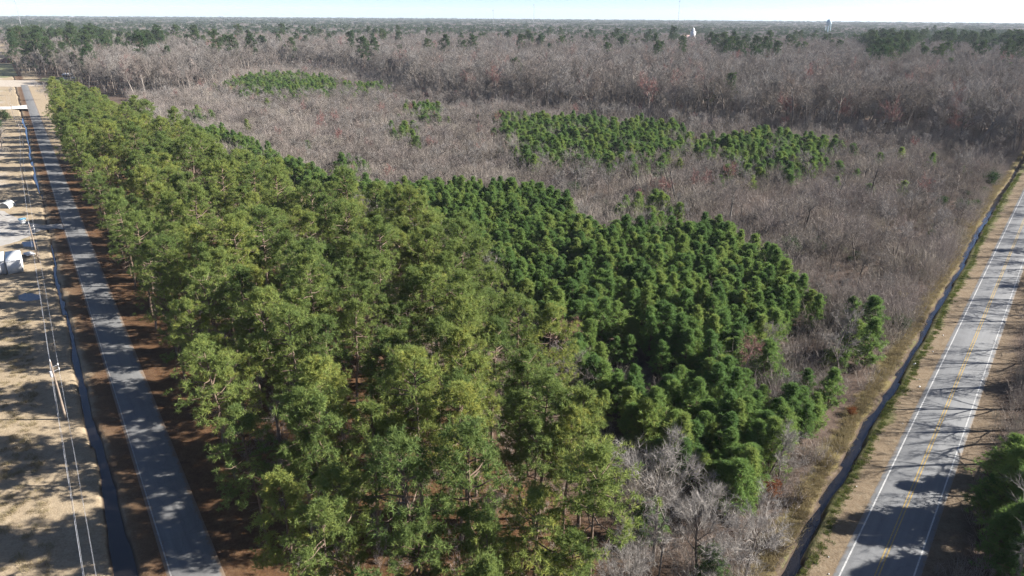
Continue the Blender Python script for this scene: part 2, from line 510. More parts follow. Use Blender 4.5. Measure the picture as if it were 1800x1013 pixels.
def sandmat(name, lo, hi):
    m, nt, b = new_mat(name)
    geo = N(nt, 'ShaderNodeNewGeometry')
    n = noise(nt, geo.outputs['Position'], 0.5, 6, 0.7)
    nt.links.new(ramp(nt, n, [(0.35, lo), (0.65, hi)]), b.inputs['Base Color']); b.inputs['Roughness'].default_value = 0.9
    return m
M_gravel = sandmat('pale_gravel', (0.222, 0.204, 0.182), (0.320, 0.307, 0.289))
M_concrete = sandmat('pale_concrete', (0.420, 0.404, 0.381), (0.533, 0.519, 0.496))
M_track = sandmat('dirt_track', (0.259, 0.214, 0.168), (0.381, 0.337, 0.282))
M_field = sandmat('green_field', (0.093, 0.110, 0.040), (0.162, 0.156, 0.070))
G = lambda *pp: [gp(*p) for p in pp]
blob_sheet('gravel_yard', G((-60, 355), (8, 372), (40, 388), (75, 396), (126, 391), (131, 402), (70, 405), (52, 415), (30, 425), (0, 433), (-60, 445)), 0.012, M_gravel, 'white gravel yard and its short driveway to the lane', 'yard', 1, 0.10)
blob_sheet('concrete_driveway', G((-80, 189), (20, 187.5), (52, 184), (58, 190), (70, 200), (56, 197), (48, 191.5), (25, 192), (-80, 194)), 0.014, M_concrete, 'pale concrete driveway meeting the lane near its far end', 'driveway', 3, 0.02)
blob_sheet('dirt_track', G((-80, 141), (60, 141), (75, 150), (30, 153), (-80, 150)), 0.013, M_track, 'dirt crossing where the lane ends before the far pines', 'track', 4, 0.03)
blob_sheet('field', G((-60, 112), (20, 112), (31, 133), (10, 137), (-60, 138)), 0.012, M_field, 'small green field at the far left beyond the dirt crossing', 'field', 5, 0.03)
blob_sheet('yard_grass', G((68, 142), (75, 137), (140, 134), (150, 139), (90, 146)), 0.016, M_field, 'grassy yard around the open shed', 'yard', 6, 0.03)
blob_sheet('puddle', G((32, 520), (45, 515), (70, 518), (71, 526), (48, 530), (34, 527)), 0.014, M_water, 'long shallow puddle in the field below the white containers', 'puddle', 7, 0.1)
blob_sheet('puddle', G((38, 426), (64, 424), (64, 434), (42, 434)), 0.016, M_water, 'blue puddle just behind the white containers', 'puddle', 8, 0.1)
0 and blob_sheet('puddle', G((60, 862), (100, 868), (140, 862), (165, 850), (172, 868), (120, 880), (80, 874)), 0.014, M_water, 'forked wet rut in shade near the bottom left', 'puddle', 9, 0.12)

# ------------------------------------------------------------------ vegetation builders
def pine_parts(seed, h, cb, R, nbr, prof, tilt, clump_r, nclump, ntuft, nneed, nl, nw, spread=0.35, rt=0.2, dead=6, start=0.4, flat=0.6):
    rg = np.random.default_rng(seed)
    wood = Acc(); leaf = Acc()
    n = 9
    zz = np.linspace(-0.4, h * 0.97, n)
    lean = rg.normal(size=2) * 0.02 * h
    wx = np.cumsum(rg.normal(size=n)) * 0.012 * h / 3 + lean[0] * (zz / h) ** 2
    wy = np.cumsum(rg.normal(size=n)) * 0.012 * h / 3 + lean[1] * (zz / h) ** 2
    tr = np.stack([wx - wx[0], wy - wy[0], zz], 1)
    tube(wood, tr, rt * (1 - zz.clip(0) / h) ** 0.8 + 0.02, 6, 0.45)
    at = lambda z: np.array([np.interp(z, zz, tr[:, 0]), np.interp(z, zz, tr[:, 1]), z])
    C = []; CR = []; CD = []
    gaps = rg.uniform(0, 2 * PI, 2)
    for i in range(nbr):
        t = (i + rg.uniform(0.1, 0.9)) / nbr
        z = h * (cb + (0.985 - cb) * t)
        az = i * 2.399 + rg.normal() * 0.5
        L = R * prof(t) * rg.uniform(0.62, 1.15)
        for gA in gaps:
            if math.cos(az - gA) > 0.85: L *= 0.75
        el = tilt(t) + rg.normal() * 0.14
        d = np.array([math.cos(az) * math.cos(el), math.sin(az) * math.cos(el), math.sin(el)])
        p0 = at(z)
        s = np.linspace(0, 1, 5)[:, None]
        droop = rg.uniform(-0.05, 0.18) * L
        P = p0 + d * L * s + np.array([0, 0, 1]) * droop * s ** 2 + np.concatenate([[[0, 0, 0]], np.cumsum(rg.normal(size=(4, 3)) * 0.045 * L, 0)])
        tube(wood, P, np.linspace(0.05 + 0.012 * L, 0.012, 5), 3, rg.uniform(0.2, 0.7))
        side = norm(np.cross(d, [0, 0, 1]))
        for k in range(nclump):
            q = rg.uniform(start, 1.03)
            base = np.array([np.interp(q, s[:, 0], P[:, c]) for c in range(3)])
            off = side * rg.normal() * spread * L * 0.6 * q + np.array([0, 0, 1]) * rg.normal() * 0.12 * L
            c = base + off
            if k % 2 == 0 and L > 1:
                tube(wood, [P[2] * (1 - q * .5) + base * q * .5, c], [0.022, 0.01], 3, 0.4)
            C.append(c); CR.append(clump_r * rg.uniform(0.65, 1.25)); CD.append(norm(d + np.array([0, 0, 0.55])))
    # leader
    for k in range(4):
        C.append(at(h * (0.94 + 0.015 * k))); CR.append(clump_r * 0.7); CD.append(np.array([0, 0, 1.0]))
    C = np.array(C); CR = np.array(CR); CD = np.array(CD); m = len(C)
    ctint = rg.uniform(0, 1, m)
    off = norm(rg.normal(size=(m * ntuft, 3))) * rg.uniform(0.2, 1.0, (m * ntuft, 1)) ** 0.6
    TC = np.repeat(C, ntuft, 0) + off * np.repeat(CR, ntuft)[:, None] * np.array([1, 1, flat])
    TF = norm(off + np.repeat(CD, ntuft, 0) * 0.7 + np.array([0, 0, 0.35]))
    TD = np.repeat(CD, ntuft, 0) * 0.6 + off * 0.8 + rg.normal(size=(m * ntuft, 3)) * 0.35
    tt = np.clip(np.repeat(ctint, ntuft) * 0.6 + rg.uniform(0, 0.5, m * ntuft) - 0.05, 0, 1)
    NP_ = np.repeat(TC, nneed, 0)
    NDm = norm(np.repeat(norm(TD), nneed, 0) * 0.55 + norm(rg.normal(size=(len(NP_), 3))) * 0.85)
    spikes(leaf, NP_, NDm, nl * rg.uniform(0.7, 1.25, len(NP_)), nw * rg.uniform(0.7, 1.3, len(NP_)), np.repeat(tt, nneed), rg, face=np.repeat(TF, nneed, 0))
    for i in range(dead):
        z = h * rg.uniform(cb * 0.55, cb)
        az = rg.uniform(0, 6.28); L = R * rg.uniform(0.2, 0.55)
        d = np.array([math.cos(az), math.sin(az), rg.uniform(-0.3, 0.3)])
        p = at(z); q = p + d * L; q2 = q + np.array([d[0], d[1], -0.2]) * L * 0.4
        tube(wood, [p, q, q2], [0.045, 0.025, 0.008], 3, 0.95)
        spikes(wood, np.array([q] * 4), rg.normal(size=(4, 3)) + d, 0.8, 0.03, 0.95, rg)
    return wood, leaf

def prof_tall(t): return (0.62 + 0.38 * math.sin(PI * min(1, 0.15 + t * 0.85))) * math.sqrt(max(0.05, 1 - t ** 3.2))
def tilt_tall(t): return -0.12 + 0.95 * t ** 1.6
def prof_young(t): return 0.78 + 0.8 * t if t < 0.25 else 1.16 * (1 - t) ** 0.5
def tilt_young(t): return 0.2 + 0.85 * t

def bare_parts(seed, h, R, clear=0.35, limbs=8, sub=5, subsub=4, twigs=9, tw_len=0.9, tw_w=0.03, rt=0.2, up=0.35, lean=0.0, sides=6, levels=3):
    rg = np.random.default_rng(seed)
    wood = Acc(); fine = Acc()
    TP = []; TD = []
    def grow(p, d, L, r, level):
        n = 5 if level < 2 else 4
        P = [np.array(p, float)]; dd = norm(np.array(d, float))
        for i in range(n - 1):
            dd = norm(dd + rg.normal(size=3) * (0.10 if level == 0 else 0.20) + np.array([0, 0, up * (0.15 if level == 0 else 0.22)]))
            P.append(P[-1] + dd * L / (n - 1))
        P = np.array(P)
        rr = r * np.linspace(1, 0.55 if level == 0 else 0.3, n)
        tube(wood if level < 2 else fine, P, rr, sides if level == 0 else (4 if level == 1 else 3), rg.uniform(0.2, 0.8))
        s = np.linspace(0, 1, n)
        at = lambda q: np.array([np.interp(q, s, P[:, c]) for c in range(3)])
        if level >= levels:
            for k in range(twigs):
                q = rg.uniform(0.15, 1.0)
                TP.append(at(q)); TD.append(norm(dd * 0.7 + rg.normal(size=3) * 0.6 + np.array([0, 0, 0.25])))
            return
        cnt = [limbs, sub, subsub][level]
        for k in range(cnt):
            q = rg.uniform(clear if level == 0 else 0.3, 1.0) if k else 1.0
            pd = norm(np.cross(dd, rg.normal(size=3)))
            ang = rg.uniform(0.35, 0.95) if level == 0 else rg.uniform(0.3, 0.9)
            if k == 0: ang *= 0.3
            nd = norm(dd * math.cos(ang) + pd * math.sin(ang))
            frac = [R / h * 1.0, 0.55, 0.55][level]
            LL = (h * frac * rg.uniform(0.75, 1.15) * (1.15 - 0.35 * q)) if level == 0 else L * frac * rg.uniform(0.6, 1.15)
            grow(at(q), nd, LL, (r * (0.5 if level == 0 else 0.5)) * (1.1 - 0.5 * q), level + 1)
    d0 = norm(np.array([lean * rg.uniform(0.5, 1), rg.normal() * 0.06, 1.0]))
    grow((0, 0, -0.3), d0, h * 0.66, rt, 0)
    TP = np.array(TP); TD = np.array(TD)
    spikes(fine, TP, TD, tw_len * rg.uniform(0.5, 1.3, len(TP)), tw_w, rg.uniform(0, 1, len(TP)), rg)
    return wood, fine

def shrub_acc(seed, h, r, stems=26, tw=4, w=0.03, fan=0.45):
    rg = np.random.default_rng(seed)
    a = Acc()
    P = np.concatenate([rg.normal(size=(stems, 2)) * r * 0.35, np.full((stems, 1), -0.1)], 1)
    D = np.concatenate([P[:, :2] * fan / r + rg.normal(size=(stems, 2)) * 0.22, np.ones((stems, 1))], 1)
    L = h * rg.uniform(0.55, 1.1, stems)
    t = rg.uniform(0, 1, stems)
    spikes(a, P, D, L, w * 1.6, t, rg)
    D = norm(D)
    q = rg.uniform(0.3, 0.95, (stems, tw))
    TP = (P[:, None] + D[:, None] * (L[:, None] * q)[..., None]).reshape(-1, 3)
    TD = (D[:, None] * 0.8 + rg.normal(size=(stems, tw, 3)) * 0.42).reshape(-1, 3)
    spikes(a, TP, TD, h * 0.34 * rg.uniform(0.5, 1.3, len(TP)), w, np.repeat(t, tw), rg)
    return a

def bush_acc(seed, h, r, n=500, leaf=0.22):
    """leafy evergreen bush"""
    rg = np.random.default_rng(seed)
    a = Acc()
    nc = 34
    c = norm(rg.normal(size=(nc, 3))) * rg.uniform(0.35, 1, (nc, 1)) * np.array([r, r, h * 0.5]) + np.array([0, 0, h * 0.5])
    k = n // nc * 3
    P = np.repeat(c, k, 0) + rg.normal(size=(nc * k, 3)) * r * 0.17
    P[:, 2] = np.abs(P[:, 2])
    D = rg.normal(size=(len(P), 3)) + norm(P - np.array([0, 0, h * .4])) * 0.8
    spikes(a, P, D, leaf * 1.6 * rg.uniform(.6, 1.3, len(P)), leaf * 0.55, np.repeat(rg.uniform(0, 1, nc), k), rg)
    for i in range(6):
        d = norm(np.array([*rg.normal(size=2) * .4, 1]))
        tube(a, [(0, 0, -.1), d * h * .4, d * h * .75], [.06, .04, .015], 3, 0.0)
    return a

# prototypes: (list of (part name, mesh))
def meshes(prefix, wood, leaf, mw, ml, names=('trunk', 'crown')):
    return [(names[0], wood.mesh(prefix + '_' + names[0], mw)), (names[1], leaf.mesh(prefix + '_' + names[1], ml))]

TALL = []
for i, (h, cb, R, nb) in enumerate([(20, .52, 3.7, 30), (21.5, .58, 3.6, 26), (19, .45, 4.0, 32), (22, .62, 3.4, 26), (20.5, .55, 4.2, 30), (18, .42, 3.4, 30), (21, .66, 3.2, 22), (19.5, .55, 4.0, 28)]):
    w, l = pine_parts(100 + i, h, cb - .03, R * 1.12, nb + 4, prof_tall, tilt_tall, 0.47, 8, 7, 9, 0.45, 0.058, rt=0.21, start=.42, flat=.6, spread=.5)
    TALL.append(meshes('tall_pine', w, l, M_bark, M_needle))
YOUNG = []
for i, (h, R) in enumerate([(7.6, 2.1), (6.8, 2.0), (8.2, 2.2), (6.0, 2.0), (7.2, 2.4), (8.6, 2.1)]):
    w, l = pine_parts(200 + i, h, .06, R, 44, prof_young, tilt_young, 0.21, 10, 4, 7, 0.40, 0.055, spread=.62, rt=0.09, dead=0, start=0.35, flat=0.9)
    YOUNG.append(meshes('young_pine', w, l, M_bark, M_young))
FARPINE = []
for i, (h, cb, R) in enumerate([(21, .45, 4.2), (23, .5, 4.6), (18, .35, 4.4), (20, .3, 4.8), (16, .25, 4.0)]):
    w, l = pine_parts(300 + i, h, cb, R, 30, prof_tall, tilt_tall, 1.0, 5, 7, 5, 0.65, 0.22, rt=0.22, dead=3, flat=.55)
    FARPINE.append(meshes('pine_tree', w, l, M_bark, M_dark))
BROAD = []       # near bare trees, full detail
for i, (h, R, ln) in enumerate([(13, 5.2, .1), (14, 5.0, -.15), (12, 5.4, .2), (15, 5.0, 0)]):
    w, l = bare_parts(400 + i, h, R, .3, 10, 6, 5, 17, 1.0, 0.028, 0.22, up=.22, lean=ln)
    BROAD.append(meshes('bare_tree', w, l, M_grey, M_twig_pale))
TALLBARE = []    # tall roadside hardwoods
for i, (h, R, ln) in enumerate([(19, 5.0, .05), (21, 5.5, -.08), (18, 5.2, .1)]):
    w, l = bare_parts(430 + i, h, R, .4, 10, 5, 4, 11, 0.95, 0.03, 0.30, up=.26, lean=ln)
    TALLBARE.append(meshes('bare_tree', w, l, M_grey, M_twig))
SWAMP = []       # back forest trees
for i, (h, R, c) in enumerate([(20, 5.4, .45), (22, 5.0, .5), (18, 5.8, .38), (21, 6.0, .45), (17, 5.2, .35), (23, 5.2, .5)]):
    w, l = bare_parts(450 + i, h, R, c, 11, 6, 0, 16, 1.6, 0.075, 0.30, up=.24, sides=5, levels=2)
    SWAMP.append(meshes('bare_tree', w, l, M_darkbark, M_twig))
SWAMPRED = [[(n, m.copy()) for n, m in v] for v in SWAMP[:3]]
for v in SWAMPRED:
    v[1][1].materials[0] = M_redbud
SNAG = []
for i, (h, ln) in enumerate([(14, .05), (12, .12), (15, -.06), (10, .25)]):
    w, l = bare_parts(500 + i, h, 2.6, .5, 5, 3, 0, 3, 0.9, 0.06, 0.30, up=.4, lean=ln, levels=2)
    SNAG.append(meshes('dead_tree', w, l, M_snag, M_snag, ('trunk', 'branch')))

def plant(name, proto, loc, rz, sc, label, cat, group):
    e = empty(name, (loc[0], loc[1], loc[2] if len(loc) > 2 else 0.0), rz, sc, label, cat, group)
    for n, me in proto:
        link(n, me, e)
    return e

# ------------------------------------------------------------------ scattering
def inside(P, poly):
    P = np.asarray(P); poly = np.asarray(poly)
    x, y = P[:, 0], P[:, 1]
    r = np.zeros(len(P), bool)
    j = len(poly) - 1
    for i in range(len(poly)):
        xi, yi = poly[i]; xj, yj = poly[j]
        c = ((yi > y) != (yj > y))
        with np.errstate(divide='ignore', invalid='ignore'):
            xx = (xj - xi) * (y - yi) / (yj - yi) + xi
        r ^= c & (x < xx)
        j = i
    return r

def jitter_grid(poly, s, rg, ang=0.0, jit=0.38):
    poly = np.asarray(poly)
    c, sn = math.cos(ang), math.sin(ang)
    Rm = np.array([[c, -sn], [sn, c]])
    q = poly @ Rm
    lo, hi = q.min(0), q.max(0)
    xs = np.arange(lo[0], hi[0] + s, s); ys = np.arange(lo[1], hi[1] + s, s)
    g = np.stack(np.meshgrid(xs, ys), -1).reshape(-1, 2)
    g = g + rg.uniform(-jit, jit, g.shape) * s
    P = g @ Rm.T
    return P[inside(P, poly)]

def scatter_stuff(name, P, rz, sc, idx, variants, label, cat):
    """one object that scatters many small plants (geometry nodes)"""
    P = np.asarray(P, np.float32)
    if P.shape[1] == 2: P = np.concatenate([P, np.zeros((len(P), 1), np.float32)], 1)
    me = bpy.data.meshes.new(name)
    me.vertices.add(len(P)); me.vertices.foreach_set('co', P.ravel())
    def attr(n, t, v, key):
        a = me.attributes.new(n, t, 'POINT'); a.data.foreach_set(key, np.asarray(v).ravel())
    rot = np.zeros((len(P), 3), np.float32); rot[:, 2] = rz
    attr('rot', 'FLOAT_VECTOR', rot, 'vector')
    scv = np.asarray(sc, np.float32)
    if scv.ndim == 1: scv = np.repeat(scv[:, None], 3, 1)
    attr('scl', 'FLOAT_VECTOR', scv, 'vector')
    attr('kindidx', 'INT', np.asarray(idx, np.int32), 'value')
    o = link(name, me)
    ng = bpy.data.node_groups.new(name + '_nodes', 'GeometryNodeTree')
    ng.interface.new_socket('Geometry', in_out='INPUT', socket_type='NodeSocketGeometry')
    ng.interface.new_socket('Geometry', in_out='OUTPUT', socket_type='NodeSocketGeometry')
    gi = ng.nodes.new('NodeGroupInput'); go = ng.nodes.new('NodeGroupOutput')
    def na(n, t):
        a = ng.nodes.new('GeometryNodeInputNamedAttribute'); a.data_type = t; a.inputs['Name'].default_value = n
        return a.outputs['Attribute']
    A_rot, A_scl, A_k = na('rot', 'FLOAT_VECTOR'), na('scl', 'FLOAT_VECTOR'), na('kindidx', 'INT')
    join = ng.nodes.new('GeometryNodeJoinGeometry')
    for k, vm in enumerate(variants):
        src = bpy.data.objects.new(vm.name + '_source', vm)
        oi = ng.nodes.new('GeometryNodeObjectInfo'); oi.inputs['Object'].default_value = src
        oi.inputs['As Instance'].default_value = True
        cmp_ = ng.nodes.new('FunctionNodeCompare'); cmp_.data_type = 'INT'; cmp_.operation = 'EQUAL'
        ints = [s for s in cmp_.inputs if s.type == 'INT']
        ng.links.new(A_k, ints[0]); ints[1].default_value = k
        ip = ng.nodes.new('GeometryNodeInstanceOnPoints')
        ng.links.new(gi.outputs[0], ip.inputs['Points'])
        ng.links.new(cmp_.outputs[0], ip.inputs['Selection'])
        ng.links.new(oi.outputs['Geometry'], ip.inputs['Instance'])
        ng.links.new(A_rot, ip.inputs['Rotation']); ng.links.new(A_scl, ip.inputs['Scale'])
        ng.links.new(ip.outputs[0], join.inputs[0])
    ng.links.new(join.outputs[0], go.inputs[0])
    md = o.modifiers.new('scatter', 'NODES'); md.node_group = ng
    return tag(o, label, cat, kind='stuff')

def joined(name, parts):
    """one mesh of several part meshes (materials kept)"""
    V = []; T = []; I = []; K = []; mats = []; n = 0
    for _, me in parts:
        v = np.empty(len(me.vertices) * 3, np.float32); me.vertices.foreach_get('co', v); v = v.reshape(-1, 3)
        t = np.empty(len(me.loops), np.int32); me.loops.foreach_get('vertex_index', t); t = t.reshape(-1, 3)
        a = np.empty(len(v), np.float32); me.attributes['tint'].data.foreach_get('value', a)
        V.append(v); T.append(t + n); I.append(a); K.append(np.full(len(t), len(mats))); mats.append(me.materials[0]); n += len(v)
    return tri_mesh(name, np.concatenate(V), np.concatenate(T), mats, np.concatenate(I), np.concatenate(K))

rg = np.random.default_rng(11)

def decide(P, keep):
    """the KEEP largest in the picture (nearest in view) first"""
    d = []
    for x, y in P:
        px, py = proj(x, y, 6.0)
        vis = (-60 < px < 1860) and (-60 < py < 1250)
        d.append(math.hypot(x, y) + (0 if vis else 100000))
    order = np.argsort(d)
    return order[:keep], order[keep:]

# --- tall pine stand between the lane and the young pines
MAT_PX = [(1120, 1600), (1085, 1000), (1060, 780), (1035, 705), (985, 620), (940, 548), (868, 492), (832, 445), (690, 375), (570, 340), (470, 296), (345, 255), (296, 230), (226, 200), (168, 174), (122, 154), (70, 158), (40, 220), (-300, 1600)]
mat_poly = np.array([gp(x, y, 15) for x, y in MAT_PX])
TP_ = jitter_grid(mat_poly, 5.6, rg, 0.3, 0.5)
TP_ = np.array([p for p in TP_ if u_of(*p) > 7.6 + rg.uniform(0, 1.5) and p[1] > 20 and rg.uniform() < (.9 if u_of(*p) < 14 else (.95 if p[1] < 110 else .90))])
strips = []; yy = 24.0
while yy < 420:
    strips.append((yy, rg.uniform(2.8, 5.5))); yy += rg.uniform(9, 16)
strips.append((gp(29, 478)[1], 6.0))
def in_strip(y): return any(a <= y <= a + w for a, w in strips)
TP_ = np.array([p for p in TP_ if not (u_of(*p) < 35 and in_strip(p[1]) and rg.uniform() < .9)])
near_row = []
yy = 22.0
while yy < 330:
    if not in_strip(yy) and rg.uniform() < .8: near_row.append((xl(yy) + rg.uniform(7.0, 8.6) / LCOS, yy))
    yy += rg.uniform(4.0, 7.0)
near_row = np.array(near_row)
TP_ = TP_[u_of(TP_[:, 0], TP_[:, 1]) > 10.0]
TP_ = np.concatenate([TP_, near_row])
print('tall pines', len(TP_))
ind, rest = decide(TP_, 290)
def tall_label(x, y):
    u = u_of(x, y)
    px, py = proj(x, y, 15)
    dd = (x - xl(y))
    if u < 13: return ('tall pine in the row along the pine straw verge of the narrow lane', 'pines in the row along the lane')
    if y < 62: return ('tall pine at the near corner of the stand with its bare trunk showing', 'pines at the near corner of the stand')
    if y > 260: return ('tall pine at the far narrow end of the roadside stand', 'pines at the far end of the stand')
    if px > np.interp(py, [300, 440, 545, 705, 1013], [420, 760, 880, 960, 1000]): return ('tall pine on the edge of the stand facing the young pines', 'pines on the edge facing the young pines')
    return ('tall rounded pine deep inside the stand between lane and young pines', 'pines deep inside the stand')
for i in ind:
    x, y = TP_[i]
    lab, grp = tall_label(x, y)
    s = rg.uniform(0.80, 1.16)
    pk = rg.integers(len(TALL)) if u_of(x, y) > 13 else [0, 2, 4, 5, 7][rg.integers(5)]
    plant('tall_pine', TALL[pk], (x, y), rg.uniform(0, 6.28), (s, s, s * rg.uniform(.93, 1.06)), lab, 'pine tree', grp).rotation_euler = (rg.normal() * .025, rg.normal() * .025, rg.uniform(0, 6.28))
if len(rest):
    n = len(rest)
    scatter_stuff('pine_stand', TP_[rest], rg.uniform(0, 6.28, n), rg.uniform(.84, 1.08, n), rg.integers(0, len(TALL), n), [joined('tall_pine_whole', p) for p in TALL], 'farther tall pines of the stand beside the lane', 'pine stand')

# --- young pines
YB = [
    [(1110, 760), (1040, 690), (985, 590), (930, 530), (880, 480), (840, 440), (690, 372), (540, 325), (400, 255), (335, 240), (320, 228), (400, 232), (485, 275), (540, 300), (625, 322), (700, 335), (780, 318), (850, 328), (920, 325), (1000, 345), (1025, 392), (1100, 402), (1190, 400), (1270, 392), (1345, 442), (1415, 490), (1400, 560), (1340, 590), (1290, 640), (1330, 690), (1440, 690), (1510, 640), (1520, 700), (1460, 735), (1340, 790), (1300, 860), (1240, 830), (1180, 790)],
    [(868, 200), (930, 207), (1010, 208), (1100, 215), (1200, 222), (1215, 262), (1150, 285), (1090, 298), (1010, 292), (940, 288), (900, 255)],
    [(1220, 262), (1300, 238), (1400, 235), (1450, 250), (1440, 292), (1380, 300), (1290, 300)],
    [(385, 150), (450, 132), (520, 130), (590, 142), (595, 165), (520, 175), (430, 168)],
    [(600, 150), (675, 148), (675, 162), (605, 168)],
    [(722, 185), (775, 188), (775, 212), (730, 212)],
    [(310, 202), (362, 198), (365, 212), (315, 216)],
    [(692, 228), (730, 226), (735, 245), (695, 246)],
    [(590, 284), (625, 280), (628, 298), (595, 298)],
    [(1100, 355), (1180, 352), (1190, 375), (1110, 378)],
    [(1480, 590), (1530, 560), (1535, 650), (1480, 680)],
    [(560, 335), (640, 318), (640, 345), (600, 350)],
]
YPs = []
def lump(P, f=.07, ph=0.0):
    return np.array([math.sin(x * f + 1.3 + ph) * math.sin(y * f * .8 + .4 + ph) + .6 * math.sin((x - y) * f * 1.9 + ph) + .4 * math.sin((x + 2 * y) * f * 2.7) for x, y in P])
for k, pl in enumerate(YB):
    poly = np.array([gp(x, y, 4.5) for x, y in pl])
    sp = 2.7 if k == 0 else 3.2
    q = jitter_grid(poly, sp, rg, 0.62, 0.40)
    lp = lump(q, .075 if k else .05)
    pr = np.where(lp > -0.75, .96, .5) if k in (0, 10) else (np.where(lp > -0.5, .95, .4) if k == 1 else np.where(lp > -0.6, .9, .35))
    keep = rg.uniform(size=len(q)) < pr
    q = q[keep]
    if k: q = q + rg.normal(size=q.shape) * np.array([3.0, 4.5])
    YPs.append(np.concatenate([q, np.full((len(q), 1), k)], 1))
YSCAT = [(1155, 300), (1385, 310), (1470, 322), (1505, 305), (1545, 285), (1582, 278), (1265, 315), (1320, 318), (1440, 275), (1500, 262), (1590, 330), (1530, 330), (1245, 275), (880, 262), (905, 268), (1480, 250), (600, 300), (640, 295), (435, 222), (470, 182), (660, 180), (380, 225), (540, 250), (1495, 545), (1435, 545), (1425, 520), (1530, 555), (1010, 640), (1370, 870), (1300, 700), (1140, 900), (1290, 980), (1320, 1010), (1250, 985), (1345, 640), (1420, 655), (840, 205), (1640, 280), (1690, 300)]
YPs.append(np.array([[*gp(x, y, 4.0), 99] for x, y in YSCAT]))
YP_ = np.concatenate(YPs)
YP_ = np.array([p for p in YP_ if v_of(p[0], p[1]) < -13.0])
print('young pines', len(YP_))
ind, rest = decide(YP_[:, :2], 295)
for i in ind:
    x, y, k = YP_[i]
    px, py = proj(x, y, 5)
    if k == 99: lab, grp = 'lone young pine standing apart in the bare thicket', 'lone young pines in the thicket'
    elif px > 1420: lab, grp = 'young pine by the weedy bank of the roadside ditch', 'young pines near the ditch'
    elif py > 640: lab, grp = 'dark young pine near the front end of the plantation', 'young pines at the front of the plantation'
    else: lab, grp = 'young pine packed among others in the middle of the plantation', 'young pines in the plantation'
    s = rg.uniform(0.62, 1.12)
    plant('young_pine', YOUNG[rg.integers(len(YOUNG))], (x, y), rg.uniform(0, 6.28), (s * rg.uniform(1.1, 1.4) * (1.15 if k else 1),) * 2 + (s,), lab, 'young pine', grp)
n = len(rest)
YALL = [joined('young_pine_whole', p) for p in YOUNG]
scatter_stuff('young_pine_plantation', YP_[rest][:, :2], rg.uniform(0, 6.28, n), (lambda q_: np.stack([q_ * np.where(YP_[rest][:, 2] > 0, 1.45, 1.24)] * 2 + [q_], 1))(rg.uniform(.62, 1.1, n)), rg.integers(0, len(YOUNG), n), YALL, 'dense mass of farther young pines in the clearing', 'young pines')

# --- bare forest behind
EDGE = [(140, 152), (215, 172), (300, 172), (375, 166), (400, 140), (500, 122), (600, 126), (690, 148), (760, 176), (900, 193), (1080, 205), (1250, 222), (1450, 240), (1650, 256), (1790, 284), (2150, 330)]
edge_w = [gp(x, y) for x, y in EDGE]
def sector(r0, r1, a0=-41, a1=41):
    A = np.radians(np.linspace(a0, a1, 24))
    return np.array([(r0 * math.sin(a), r0 * math.cos(a)) for a in A] + [(r1 * math.sin(a), r1 * math.cos(a)) for a in A[::-1]])
forest_poly = np.array([*edge_w, (9000, 2500), (9000, 9300), (-9000, 9300), gp(-200, 66), gp(20, 80), gp(30, 134), gp(100, 136)])
def forest_points(r0, r1, s):
    q = jitter_grid(sector(r0, r1), s, rg, 0.2, 0.45)
    return q[inside(q, forest_poly)]
# evergreen patches among the bare woods (pixel outlines at crown height, turned into ground outlines)
EV = [([(25, 80), (120, 68), (200, 84), (215, 100), (170, 108), (160, 122), (110, 128), (60, 130), (28, 125)], 0.62, 12),
      ([(240, 85), (290, 84), (290, 98), (240, 98)], 0.8, 12),
      ([(0, 48), (210, 44), (300, 40), (290, 46), (180, 62), (0, 72)], 0.5, 12),
      ([(460, 52), (580, 48), (720, 47), (700, 52), (580, 53), (470, 58)], 0.5, 12),
      ([(660, 52), (800, 44), (900, 38), (960, 42), (900, 62), (840, 68), (760, 62), (720, 56)], 0.42, 12),
      ([(900, 46), (1000, 42), (1100, 48), (1000, 62), (920, 66)], 0.3, 12),
      ([(1180, 45), (1300, 42), (1350, 46), (1330, 62), (1240, 60)], 0.5, 12),
      ([(1350, 40), (1480, 40), (1500, 56), (1400, 66), (1350, 58)], 0.35, 12),
      ([(1500, 70), (1600, 60), (1620, 86), (1560, 128), (1530, 122), (1520, 100)], 0.9, 12),
      ([(1610, 62), (1700, 50), (1800, 62), (1830, 105), (1760, 100), (1640, 92)], 0.92, 12),
      ([(1330, 104), (1370, 106), (1370, 120), (1300, 122), (1240, 118), (1260, 106)], 0.6, 10),
      ([(1560, 40), (1800, 46), (1800, 58), (1600, 54)], 0.35, 12)]
ev_polys = [(np.array([gp(x, y, h) for x, y in pl]), pr) for pl, pr, h in EV]
def evergreen_mask(P, bg):
    lp = lump(P, .011, 1.7) + .6 * lump(P, .031, .4)
    p = np.full(len(P), bg) * np.where(lp > .35, 2.6, .35)
    for poly, pr in ev_polys:
        p = np.where(inside(P, poly), pr * (np.where(lp > -.1, 1.0, .25) if pr < .9 else 1), p)
    return rg.uniform(size=len(P)) < p
near = forest_points(280, 700, 8.4)
mid = forest_points(700, 1300, 9.5)
far1 = forest_points(1300, 3000, 15)
far2 = forest_points(3000, 8900, 46)
evn, evm = evergreen_mask(near, 0.006), evergreen_mask(mid, 0.03)
evf1, evf2 = evergreen_mask(far1, 0.18), evergreen_mask(far2, 0.34)
bare = np.concatenate([near[~evn], mid[~evm]])
ever = np.concatenate([near[evn], mid[evm]])
